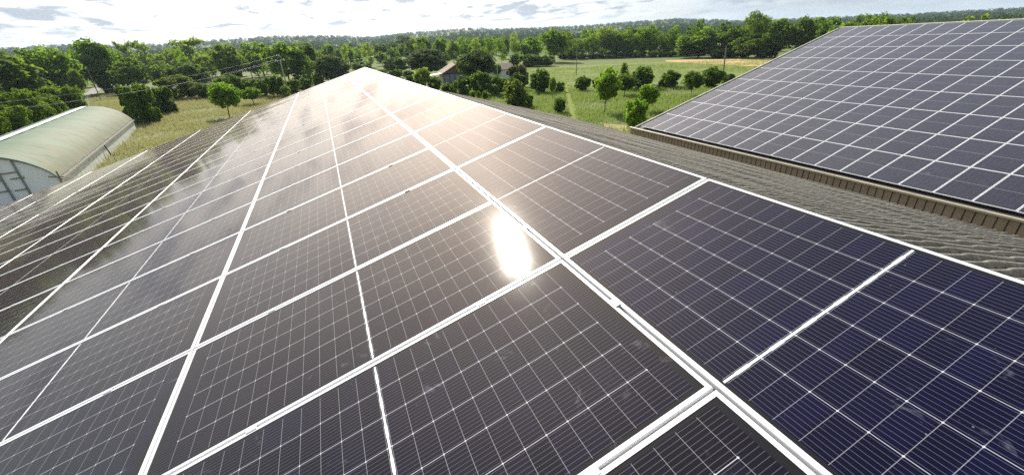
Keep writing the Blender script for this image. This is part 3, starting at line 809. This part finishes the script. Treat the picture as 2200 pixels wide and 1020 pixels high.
# left of the apex
put('pine', 'grey', 678, 748, 120, 186, 'grey green dense dome shaped pine left of the apex')
put('conifer', 'dark', 622, 680, 106, 182, 'dark conifer with drooping layers beside the grey dome pine')
put('round', 'mid', 572, 652, 94, 184, 'tall round tree behind the two insulator power pole')
put('round', 'dark', 636, 694, 94, 176, 'dark round tree behind the drooping conifer')
put('bush', 'hedge', 670, 696, 160, 190, 'rust tipped hedge shrub on the left roof edge')
put('bush', 'hedge', 642, 676, 168, 196, 'mid hedge shrub right of the power pole')
put('bush', 'hedge', 612, 646, 172, 202, 'hedge shrub at the foot of the power pole')
put('bush', 'dark', 576, 612, 164, 208, 'tall dark hedge shrub left of the power pole')
put('bush', 'hedge', 546, 582, 172, 208, 'rounded hedge shrub behind the small sapling')
put('bush', 'pale', 600, 622, 184, 212, 'small pale sapling at the power pole foot')
put('bush', 'hedge', 470, 524, 164, 208, 'rust tipped round hedge shrub behind the lime tree')
put('bush', 'hedge', 508, 554, 172, 206, 'dark hedge shrub right of the lime tree')
put('bush', 'rust', 410, 456, 180, 212, 'dull brown green hedge shrub left of the lime tree')
put('bush', 'hedge', 440, 480, 184, 212, 'short hedge shrub beside the lime tree')
put('bush', 'rust', 352, 416, 164, 214, 'rust topped round hedge shrub behind the boxy shrub')
put('young', 'lime', 450, 512, 179, 253, 'lime green round young tree in the dry hay field')
put('young', 'mid', 521, 560, 189, 226, 'small young tree right of the lime green tree')
put('boxy', 'hedge', 266, 330, 184, 266, 'big square clipped shrub beyond the curved shed')
put('boxy', 'hedge', 318, 372, 188, 244, 'second square clipped shrub behind the big square shrub')
# left hedge and trees
put('hedge', 'hedge', 96, 178, 186, 262, 'bushy hedge shrub right above the curved shed')
put('hedge', 'hedge', 30, 112, 194, 292, 'large bushy hedge shrub left of the curved shed')
put('hedge', 'hedge', -30, 66, 232, 330, 'nearest bushy hedge shrub at the left photo edge')
put('hedge', 'hedge', 64, 130, 206, 276, 'hedge shrub in the middle of the left hedge')
put('hedge', 'hedge', -90, -10, 215, 330, 'hedge shrub just outside the left photo edge')
put('round', 'mid', 56, 168, 106, 214, 'broad green tree between red roof and gravel road')
put('bush', 'dark', -14, 44, 171, 222, 'dark rounded shrub before the red tiled roof')
put('bush', 'dark', 120, 172, 160, 200, 'dark shrub under the broad green tree')
put('round', 'mid', 150, 262, 90, 200, 'tallest green tree right of the gravel road')
put('bush', 'dark', 206, 258, 134, 200, 'dark ivy shrub under the tallest green tree')
put('round', 'dark', 248, 328, 126, 198, 'dark round tree beside the airy trees')
put('airy', 'pale', 248, 300, 88, 172, 'airy pale tree behind the dark round tree')
put('airy', 'pale', 284, 336, 90, 174, 'airy pale tree with thin straight trunk')
put('airy', 'pale', 366, 456, 84, 172, 'largest airy tree with branches showing')
put('airy', 'pale', 424, 512, 102, 170, 'lower airy tree right of the largest airy tree')
put('bush', 'dark', 330, 378, 142, 186, 'dark round shrub below the airy trees')
put('bush', 'dark', 354, 442, 138, 188, 'wide dark shrub below the largest airy tree')
put('bush', 'dark', 484, 520, 138, 176, 'small dark shrub right of the airy trees')
put('airy', 'olive', 512, 560, 120, 172, 'thin olive tree left of the tall round tree')
put('young', 'olive', 158, 184, 150, 216, 'thin leaning tree beside the gravel road', lean=-.12)

# poplar belt and big trees on the right
px = 1196
for k in range(17):
    w_ = random.uniform(24, 34); yt = random.uniform(60, 80) + (6 if k < 4 else 0) - k * .6
    put('poplar', random.choice(['mid', 'mid', 'pale', 'hedge']), px, px + w_, yt, 129 - (k * .45), 'slender poplar in the tree belt beyond the pale meadow', group='poplars in the belt beyond the meadow')
    px += random.uniform(13, 18)
for k in range(9):
    x_ = 1216 + k * 27
    put('round', random.choice(['mid', 'hedge', 'dark']), x_ - 15, x_ + 16, random.uniform(74, 88), 126 - k * .6, 'round topped tree among the poplars of the belt', group='round trees among the poplars')
for k in range(12):
    x_ = 1205 + k * 22
    put('bush', 'dark', x_ - 14, x_ + 14, random.uniform(112, 117) - k * .4, 128 - k * .4, 'dark undergrowth shrub at the foot of the poplars', group='undergrowth below the poplars')
put('round', 'mid', 1462, 1546, 60, 124, 'broad dome shaped tree at the right end of the poplars')
put('airy', 'mid', 1482, 1512, 42, 122, 'thin treetop poking above the broad dome tree')
put('poplar', 'hedge', 1590, 1634, 24, 124, 'tallest dark tree of the right tree line')
put('poplar', 'mid', 1618, 1650, 34, 124, 'tall tree leaning against the tallest dark tree')
put('round', 'dark', 1540, 1600, 56, 124, 'dark tree left of the tallest tree')
put('round', 'dark', 1640, 1706, 44, 124, 'dark tree right of the tallest tree')
put('round', 'dark', 1690, 1750, 40, 122, 'dark tree above the far roof left corner')
put('round', 'dark', 1736, 1786, 50, 122, 'dark tree partly behind the far roof left corner')
put('round', 'hedge', 1574, 1650, 74, 126, 'lower dark tree in front of the tallest tree')
put('bush', 'dark', 1560, 1620, 98, 125, 'dark undergrowth left of the tan field')
put('bush', 'dark', 1452, 1512, 100, 125, 'dark undergrowth under the broad dome shaped tree')
put('bush', 'dark', 1500, 1566, 98, 125, 'dark undergrowth right of the broad dome shaped tree')
put('bush', 'dark', 1620, 1690, 94, 124, 'dark undergrowth behind the tan field')
put('round', 'mid', 1780, 1850, 49, 120, 'tree top rising behind the far roof ridge, leftmost', D=170)
put('round', 'mid', 1840, 1905, 40, 118, 'wide tree top behind the far roof ridge', D=170)
put('round', 'hedge', 1896, 1930, 44, 118, 'low tree top behind the far roof ridge', D=170)
put('round', 'mid', 1918, 1972, 37, 116, 'rounded tree top behind the far roof ridge, right of the wide one', D=170)
put('airy', 'pale', 2036, 2118, 34, 112, 'pale feathery tree top behind the far roof ridge', D=120)
put('airy', 'mid', 2140, 2180, 38, 110, 'small feathery tree top at the right of the far roof ridge', D=140)
# between the house and the poplars
for a_ in [('round', 'mid', 1160, 1222, 64, 134, 'tall round tree left of the poplar belt'), ('round', 'mid', 1112, 1166, 82, 138, 'round tree above the dark scrub'),
           ('bush', 'dark', 1116, 1162, 118, 144, 'dark scrub at the left of the pale meadow'), ('bush', 'dark', 1150, 1192, 120, 143, 'dark scrub under the tall round tree'),
           ('bush', 'hedge', 1092, 1124, 116, 144, 'green scrub behind the reddish shrub'),
           ('poplar', 'pale', 1094, 1118, 72, 140, 'pale slender tree above the small white house'), ('poplar', 'mid', 1064, 1090, 82, 140, 'slender tree behind the small white house'),
           ('poplar', 'mid', 1036, 1066, 80, 142, 'slender tree behind the right umbrella pine'), ('poplar', 'pale', 1010, 1036, 82, 142, 'pale slender tree behind the right umbrella pine'),
           ('poplar', 'mid', 982, 1010, 80, 142, 'slender tree between the umbrella pines'), ('round', 'pale', 958, 988, 88, 142, 'pale round tree between the umbrella pines'),
           ('round', 'mid', 930, 962, 84, 140, 'round tree behind the left umbrella pine'), ('round', 'mid', 898, 930, 80, 138, 'upright tree behind the left umbrella pine'),
           ('cedar', 'dark', 848, 886, 77, 112, 'flat topped dark cedar on the rise'), ('round', 'hedge', 852, 890, 96, 132, 'round tree below the flat topped cedar'),
           ('round', 'mid', 832, 858, 104, 140, 'green tree left of the flat topped cedar'), ('poplar', 'pale', 778, 806, 92, 146, 'pale upright tree behind the apex'),
           ('poplar', 'mid', 758, 780, 102, 146, 'small upright tree just left of the pale upright tree'), ('round', 'mid', 738, 764, 104, 142, 'round tree right of the dome pine'),
           ('round', 'dark', 714, 744, 106, 140, 'dark round tree above the dome pine'), ('round', 'mid', 690, 722, 96, 138, 'round tree above the dome pine'),
           ('round', 'hedge', 546, 584, 98, 160, 'tree left of the tall round tree'), ('round', 'mid', 806, 834, 112, 142, 'low round tree behind the apex'),
           ('bush', 'mid', 756, 800, 134, 152, 'low pale green thicket behind the apex')]:
    put(*a_)
# scattered wood in the valley behind, each tree on its own
def valley(n, x0, x1, D0, D1, h0, h1, kinds, label, group):
    for k in range(n):
        for tr_ in range(20):
            x_ = random.uniform(x0, x1); D = math.sqrt(random.uniform(D0 ** 2, D1 ** 2))
            p = at_dist(x_, 145 - .0516 * x_, D); p.z = hz(p.x, p.y)
            if all((p.x - a) ** 2 + (p.y - b_) ** 2 > 30 for a, b_ in placed): break
        placed.append((p.x, p.y))
        kd, lf = random.choice(kinds); h = random.uniform(h0, h1)
        tree(kd, lf, p, h, h * {'round': .85, 'poplar': .36, 'bush': 1.3, 'airy': .8, 'conifer': .5}[kd] * random.uniform(.85, 1.2), label, group)
placed = []
valley(40, -60, 560, 190, 330, 8, 14, [('round', 'mid'), ('round', 'hedge'), ('round', 'dark'), ('airy', 'pale'), ('poplar', 'mid')], 'tree in the left valley wood behind the airy trees', 'trees of the left valley wood')
valley(34, 540, 900, 240, 400, 7, 12, [('round', 'mid'), ('round', 'hedge'), ('round', 'dark'), ('poplar', 'pale'), ('bush', 'hedge')], 'tree in the valley wood behind the panel apex', 'trees of the valley wood behind the apex')
valley(34, 880, 1240, 210, 380, 8, 13, [('poplar', 'mid'), ('poplar', 'pale'), ('round', 'mid'), ('round', 'hedge')], 'tree in the wood behind the umbrella pines', 'trees of the wood behind the pines')
valley(36, 1200, 1900, 205, 330, 9, 13, [('round', 'mid'), ('round', 'hedge'), ('round', 'dark'), ('poplar', 'mid')], 'tree of the wood behind the poplar belt', 'trees of the wood behind the poplars')
valley(22, -900, -60, 125, 220, 9, 15, [('round', 'mid'), ('round', 'dark'), ('bush', 'hedge')], 'tree beyond the left edge of the hay field', 'trees left of the shed')

# far woods on the hills: one mass
def far_wood():
    rg = np.random.default_rng(5)
    n = 12000
    az = rg.uniform(math.radians(-50), math.radians(75), n); d = 430 * np.exp(rg.uniform(0, 1.9, n))
    x = CAM.x + d * np.sin(az); y = CAM.y + d * np.cos(az)
    keep = (np.sin(x * .011 + 2 * np.sin(y * .006)) + np.cos(y * .013 + 1.5 * np.sin(x * .007)) + rg.normal(0, .35, n)) > -.85
    keep |= d > 2000
    x, y, d = x[keep], y[keep], d[keep]; z = hgt(x, y); n = len(x)
    k = 48
    e = rg.normal(0, 1, (n, k, 3)); e /= np.linalg.norm(e, axis=2, keepdims=True)
    hh = rg.uniform(4, 8, n) * (1 + np.clip((d - 1000) / 2500, 0, .6)); ww = hh * rg.uniform(.4, .65, n)
    P = np.stack([x[:, None] + e[..., 0] * ww[:, None], y[:, None] + e[..., 1] * ww[:, None], z[:, None] + hh[:, None] * (.52 + .5 * e[..., 2])], -1).reshape(-1, 3)
    V_, F_ = leaf_quads(P, e.reshape(-1, 3) + np.array([0, 0, .4]), 1.0, rg)
    s = np.repeat(hh, k * 4)[:, None]; cen = np.repeat(P, 4, 0)
    V_ = cen + (V_ - cen) * s * .17
    return npmesh('distant_wood', V_, F_, M['farleaf'])
M['farleaf'] = leaf_mat('leaf_far', (.030, .050, .020), (.050, .074, .028), .08, (1.8, 1.8, 1.0))
tag(link('distant_wood', far_wood()), 'distant woods covering the hills along the horizon', 'woodland', kind='stuff')

# ------------------------------------------------------------------ ground patches
def gpt(x, y): p = ground_hit(x, y); return (p.x, p.y, 0)
sheet('pale_meadow', ((gpt(1085, 146), gpt(1760, 121)), (gpt(1105, 196), gpt(1640, 184))), M['palegreen'], .035)
sheet('ripe_field', ((gpt(1428, 130.5), gpt(1760, 122.5)), (gpt(1432, 133.5), gpt(1720, 149))), M['ripe'], .07)
def ribbon(name, pts, mat, lift):
    V, F = [], []
    n = 36
    ys = np.array([p_[1] for p_ in pts]); xs = np.array([p_[0] for p_ in pts]); ws = np.array([p_[2] for p_ in pts])
    for i_ in range(n + 1):
        y_ = ys[0] + (ys[-1] - ys[0]) * i_ / n; xm = np.interp(y_, ys, xs) + .6 * math.sin(i_ * .9); w_ = np.interp(y_, ys, ws)
        a_, b_ = gpt(xm - w_ / 2, y_), gpt(xm + w_ / 2, y_)
        for k_ in range(4):
            p_ = Vector(a_).lerp(Vector(b_), k_ / 3); V.append((p_.x, p_.y, hz(p_.x, p_.y) + lift))
    for i_ in range(n):
        for k_ in range(3): F.append((i_ * 4 + k_, (i_ + 1) * 4 + k_, (i_ + 1) * 4 + k_ + 1, i_ * 4 + k_ + 1))
    return tag(link(name, npmesh(name, V, F, mat, smooth=True)), kind='structure')
ribbon('mown_path', [(1213, 180, 7), (1220, 205, 10), (1231, 235, 15), (1235, 272, 20)], M['path'], .06)
sheet('bare_soil', ((gpt(1296, 266), gpt(1372, 272)), (gpt(1300, 292), gpt(1375, 300))), M['soil'], .03)
sheet('gravel_road', ((gpt(158, 218), gpt(206, 186)), (gpt(182, 222), gpt(222, 187))), M['road'], .05)
sheet('gravel_road', ((gpt(206, 186), gpt(216, 178)), (gpt(222, 187), gpt(224, 178))), M['road'], .05)
sheet('bright_field', ((gpt(176, 150), gpt(216, 150)), (gpt(180, 186), gpt(212, 183))), M['bright'], .04)
sheet('bright_field', ((gpt(-60, 205), gpt(24, 214)), (gpt(-60, 250), gpt(26, 236))), M['bright'], .04)
sheet('dry_field', ((gpt(205, 200), gpt(300, 194)), (gpt(200, 222), gpt(300, 222))), M['ripe2'] if 'ripe2' in M else M['path'], .03)

# meadow grass: tufts, nobody could count them
def grass(name, quad, n, hmin, hmax, mat, seed, clear_of=None):
    rg = np.random.default_rng(seed)
    a, b_, c, d = [np.array(ground_hit(*q_)) for q_ in quad]
    s, t = rg.uniform(0, 1, (2, n)); s = s[:, None]; t = t[:, None]
    # even in area: sample the bounding box and keep what falls in the quad
    lo = np.min([a, b_, c, d], 0); hi = np.max([a, b_, c, d], 0)
    P = lo + rg.uniform(0, 1, (n * 3, 3)) * (hi - lo)
    def side(p, q0, q1): return (q1[0] - q0[0]) * (p[:, 1] - q0[1]) - (q1[1] - q0[1]) * (p[:, 0] - q0[0])
    sg = [side(P, u, v) for u, v in ((a, b_), (b_, c), (c, d), (d, a))]
    ins = np.all([q_ > 0 for q_ in sg], 0) | np.all([q_ < 0 for q_ in sg], 0)
    P = P[ins][:n]; n = len(P)
    dens = np.sin(P[:, 0] * .35 + np.sin(P[:, 1] * .21)) + np.cos(P[:, 1] * .41) + rg.normal(0, .8, n)
    P = P[dens > -.9]
    if clear_of:
        cq = [np.array(ground_hit(*q_)) for q_ in clear_of]
        sg = [side(P, cq[i_], cq[(i_ + 1) % 4]) for i_ in range(4)]
        P = P[~(np.all([q_ > 0 for q_ in sg], 0) | np.all([q_ < 0 for q_ in sg], 0))]
    n = len(P)
    P[:, 2] = hgt(P[:, 0], P[:, 1]) - .02
    B = []
    for k in range(4):
        ang = rg.uniform(0, 2 * PI, n); w_ = rg.uniform(.02, .055, n); h = rg.uniform(hmin, hmax, n)
        o_ = rg.normal(0, .14, (n, 2)); lean = rg.normal(0, .22, (n, 2)) * h[:, None]
        base = P + np.c_[o_, np.zeros(n)]
        dx = np.c_[np.cos(ang) * w_, np.sin(ang) * w_, np.zeros(n)]
        B.append(np.stack([base - dx, base + dx, base + np.c_[lean, h]], 1))
    V_ = np.concatenate(B).reshape(-1, 3)
    return tag(link(name, npmesh(name, V_, np.arange(len(V_)).reshape(-1, 3), mat)), kind='stuff')
M['gr_green'] = leaf_mat('grass_green', (.062, .086, .023), (.148, .168, .058), .4, (2.2, 2.1, 1.4))
M['gr_dry'] = leaf_mat('grass_dry', (.118, .112, .05), (.215, .178, .095), .38, (2.0, 1.95, 1.6))
tag(grass('meadow_grass', [(960, 192), (1700, 186), (1500, 300), (1010, 262)], 26000, .25, .6, M['gr_green'], 1, [(1210, 178), (1217, 178), (1243, 270), (1226, 270)]), 'tall green meadow grass round the young trees', 'grass')
tag(grass('hay_grass', [(196, 205), (640, 196), (520, 300), (170, 400)], 30000, .3, .65, M['gr_dry'], 2), 'tall dry hay grass beside the curved shed', 'grass')
tag(grass('pale_grass', [(1090, 150), (1700, 124), (1640, 186), (1105, 194)], 14000, .25, .5, M['gr_green'], 3), 'pale grass of the meadow before the poplars', 'grass')

# ------------------------------------------------------------------ poles and wires
def pole(name, base, top, r, mat, label):
    e = empty(name, base); tag(e, label, 'pole')
    b = MB(); v = Vector(top) - Vector(base); b.tube([(0, 0, -.3), v * .5, v], [r, r * .85, r * .7], 8); b.build('shaft', mat, e)
    return e, v
def pix_pole(name, xb, yb, xt, yt, r, mat, label):
    b0 = ground_hit(xb, yb); D = math.hypot(b0.x - CAM.x, b0.y - CAM.y); tp = at_dist(xt, yt, D)
    e, v = pole(name, b0, tp, r, mat, label); return e, v, tp
M['concrete'] = simple('pole_concrete', (.36, .35, .33), .8, 0, .15, 3)
e, v, pt = pix_pole('power_pole', 621, 205, 602, 131, .16, M['concrete'], 'pale power pole carrying a bracket with two white insulators')
rt = Vector((CR[0][0], CR[0][1], 0)).normalized()
b = MB(); arm = .95
b.tube([v, v + rt * arm + Vector((0, 0, .05))], .05, 6); b.tube([v, v - rt * arm + Vector((0, 0, .05))], .05, 6)
b.tube([v + rt * arm, v + Vector((0, 0, 1.05))], .045, 6); b.tube([v - rt * arm, v + Vector((0, 0, 1.05))], .045, 6)
b.build('crossarm', M['concrete'], e)
tips = [v + rt * (arm + .05) + Vector((0, 0, .1)), v - rt * (arm + .05) + Vector((0, 0, .1)), v + Vector((0, 0, 1.1))]
for t_ in tips:
    b = MB(); b.tube([t_ - Vector((0, 0, .12)), t_, t_ + Vector((0, 0, .2))], [.10, .15, .10], 8); b.build('insulator', M['ceramic'], e)
ptips = [Vector(e.location) + t_ + Vector((0, 0, .2)) for t_ in tips]
e2, v2, p2 = pix_pole('power_pole', 837, 160, 834, 112, .13, M['wood'], 'wooden pole standing behind the panel apex')
e3, v3, p3 = pix_pole('power_pole', 712, 186, 708, 155, .10, M['wood'], 'short pole poking up behind the left roof edge')
b = MB(); b.tube([v3 - rt * .5, v3 + rt * .5], .05, 6); b.build('crossarm', M['wood'], e3)
e4, v4, p4 = pix_pole('power_pole', 217, 216, 187, 147, .13, M['wood'], 'wooden pole beside the gravel road')
e5, v5, p5 = pix_pole('power_pole', 1238, 162, 1239, 104, .12, M['palebark'], 'slim wooden pole in the pale meadow')
e6, v6, p6 = pix_pole('power_pole', 1553, 166, 1560, 103, .17, M['wood'], 'thick leaning wooden pole by the far roof edge')
e7, v7, p7 = pix_pole('garden_pole', 1069, 176, 1068, 140, .06, M['white'], 'thin white pole before the small white house')
e8, v8, p8 = pix_pole('power_pole', 62, 226, 54, 190, .09, M['white'], 'short pale post with a slanting stay in the left hedge')
b = MB(); b.tube([v8, Vector((-2.6, -1.5, .2))], .06, 6); b.build('stay', M['white'], e8)
def wire(p0, p1, sag, r, label, group=None):
    p0, p1 = Vector(p0), Vector(p1); b = MB(); n = 24
    b.tube([p0.lerp(p1, i / n) - Vector((0, 0, sag * 4 * (i / n) * (1 - i / n))) for i in range(n + 1)], r, 4)
    o = b.build('power_line', M['wire'], None); return tag(o, label, 'power line', group)
M['wire_pale'] = simple('pale_wire', (.42, .43, .42), .4, .4)
def wire2(*a, **k):
    o = wire(*a, **k); o.data.materials[0] = M['wire_pale']; return o
endp = at_dist(-260, 268, 70); 
side_ = Vector((endp.y - ptips[0].y, -(endp.x - ptips[0].x), 0)).normalized()
wire2(ptips[0], endp + side_ * .9, 1.2, .012, 'sagging wire from the right insulator of the power pole')
wire2(ptips[1], endp - side_ * .9, 1.2, .012, 'sagging wire from the left insulator of the power pole')
wire2(ptips[2], endp + Vector((0, 0, .8)), 1.2, .012, 'sagging wire from the top insulator of the power pole')
wire2(ptips[0], p2, 1.5, .016, 'thin wire between the power pole and the wooden pole behind the apex')
wire(p5 - Vector((0, 0, .1)), p6 - Vector((0, 0, .15)), 2.1, .05, 'dark cable sagging between the two meadow poles')

# ------------------------------------------------------------------ houses
def gable_house(name, loc, rz, lx, ly, hw, hr, wall, roof, label, over=.5):
    e = empty(name, loc, rz); tag(e, label, 'house')
    b = MB()                                   # ridge along local x
    b.face([(-lx / 2, -ly / 2, -.3), (lx / 2, -ly / 2, -.3), (lx / 2, -ly / 2, hw), (-lx / 2, -ly / 2, hw)])
    b.face([(lx / 2, ly / 2, -.3), (-lx / 2, ly / 2, -.3), (-lx / 2, ly / 2, hw), (lx / 2, ly / 2, hw)])
    for s in (-1, 1):
        f_ = [(s * lx / 2, -ly / 2, -.3), (s * lx / 2, ly / 2, -.3), (s * lx / 2, ly / 2, hw), (s * lx / 2, 0, hr), (s * lx / 2, -ly / 2, hw)]
        b.face(f_ if s > 0 else f_[::-1])
    b.build('wall', wall, e)
    b = MB(); sl = (hr - hw) / (ly / 2); ex = lx / 2 + over
    for s in (-1, 1):
        y0 = s * (ly / 2 + over); z0 = hw - sl * over
        b.hexa([(-ex, y0, z0 + .02), (ex, y0, z0 + .02), (ex, 0, hr + .02), (-ex, 0, hr + .02), (-ex, y0, z0 + .16), (ex, y0, z0 + .16), (ex, 0, hr + .16), (-ex, 0, hr + .16)])
    b.build('roof', roof, e)
    return e
def tile_mat(name, lo, hi):
    m = NT(name); co = m.coord(); n = m.noise(co, 2.2, 6, .7); wv = m.node('ShaderNodeTexWave'); m.l.new(co, wv.inputs['Vector']); wv.inputs['Scale'].default_value = 2.2; wv.bands_direction = 'X'
    m.bump(wv.outputs['Fac'], .8, .06)
    return m.set(base=m.mix(n, lo, hi), rough=.9, spec=.1)
M['tile_pale'] = tile_mat('pale_tiles', (.30, .23, .17), (.48, .40, .31))
M['tile_red'] = tile_mat('red_tiles', (.34, .15, .09), (.50, .26, .16))
M['tile_pink'] = tile_mat('pink_tiles', (.36, .25, .21), (.50, .38, .33))
M['plank'] = simple('brown_planks', (.16, .10, .07), .85, 0, .3, 4, .3)
M['stone'] = simple('stone_wall', (.33, .29, .23), .9, 0, .25, 2, .4)
M['glass_dull'] = simple('veranda_glass', (.22, .24, .26), .25, 0, .15, 1)
hp = ground_hit(979, 177); Dh = math.hypot(hp.x - CAM.x, hp.y - CAM.y)
hf = math.atan2(CAM.y - hp.y, CAM.x - hp.x)    # towards the camera
h1 = gable_house('stone_house', hp, hf + .14, 9, 7.6, 2.6, 4.6, M['stone'], M['tile_pale'], 'low stone house with pale tiled roof and glazed veranda')
b = MB(); b.face([(4.53, -3.7, 2.58), (4.53, 3.7, 2.58), (4.53, 0, 4.5)]); b.build('gable_boarding', M['plank'], h1)
for k in range(5):
    b = MB(); y0 = -3.4 + k * 1.38; b.box(4.54, 4.60, y0, y0 + 1.28, .2, 2.3); b.build('window', M['glass_dull'], h1)
for k in range(6):
    b = MB(); y0 = -3.52 + k * 1.38; b.box(4.55, 4.64, y0, y0 + .09, 0, 2.42); b.build('window_post', M['dark'], h1)
b = MB(); b.box(4.54, 4.7, -3.7, 3.7, 2.42, 2.56); b.build('beam', M['dark'], h1)
b = MB(); b.hexa([(2.0, -7.0, 2.35), (5.6, -7.0, 2.35), (5.6, -4.1, 2.6), (2.0, -4.1, 2.6), (2.0, -7.0, 2.43), (5.6, -7.0, 2.43), (5.6, -4.1, 2.68), (2.0, -4.1, 2.68)]); b.build('awning', M['white'], h1)
b = MB()
for x, y in ((2.2, -6.9), (5.4, -6.9)): b.box(x, x + .08, y, y + .08, 0, 2.36)
b.build('awning_post', M['white'], h1)
hp2 = ground_hit(1072, 169)
h2 = gable_house('white_house', hp2, math.atan2(CAM.y - hp2.y, CAM.x - hp2.x) - 1.25, 6.6, 5, 2.5, 3.7, M['white'], M['tile_pink'], 'small white house with pinkish roof right of the umbrella pines')
b = MB(); b.box(1.6, 3.4, 2.52, 2.57, 0, 2.1); b.build('door', M['paleblue'], h2)
b = MB(); b.box(-2.6, -1.4, 2.52, 2.57, .9, 1.9); b.build('window', M['dark'], h2)
hp3 = ground_hit(16, 200)
h3 = gable_house('red_roofed_house', hp3, math.atan2(CAM.y - hp3.y, CAM.x - hp3.x) + 1.15, 13, 9, 5.6, 8.8, M['stone'], M['tile_red'], 'stone house with a red tiled roof at the far left')
b = MB(); b.box(6.52, 6.57, -1, 1, 0, 2.4); b.build('door', M['dark'], h3)
# white trough
tp_ = ground_hit(1407, 191)
tr_ = empty('water_trough', tp_, .3); tag(tr_, 'small white trough between dark shrubs in the meadow', 'trough')
b = MB(); b.box(-1.1, 1.1, -.45, .45, .45, .75); b.box(-.9, -.8, -.3, .3, 0, .45); b.box(.8, .9, -.3, .3, 0, .45); b.build('basin', M['white'], tr_)
b = MB(); b.box(-1.0, 1.0, -.35, .35, .752, .76); b.build('water', M['dark'], tr_)

# ------------------------------------------------------------------ the air
zmin = float(V_ground[:, 2].min()); zmax = 1.0
zmax = max(float(V_ground[:, 2].max()) + 22, 20)
b = MB(); b.box(-9300, 9300, -9300, 9300, zmin - 1.0, zmax)
m = bpy.data.materials.new('haze'); m.use_nodes = True
m.node_tree.nodes.remove(m.node_tree.nodes['Principled BSDF'])
pv = m.node_tree.nodes.new('ShaderNodeVolumePrincipled'); pv.inputs['Color'].default_value = (.70, .86, 1, 1); pv.inputs['Density'].default_value = .00011; pv.inputs['Anisotropy'].default_value = .2
m.node_tree.links.new(pv.outputs[0], m.node_tree.nodes['Material Output'].inputs['Volume'])
tag(b.build('haze', m), kind='stuff')
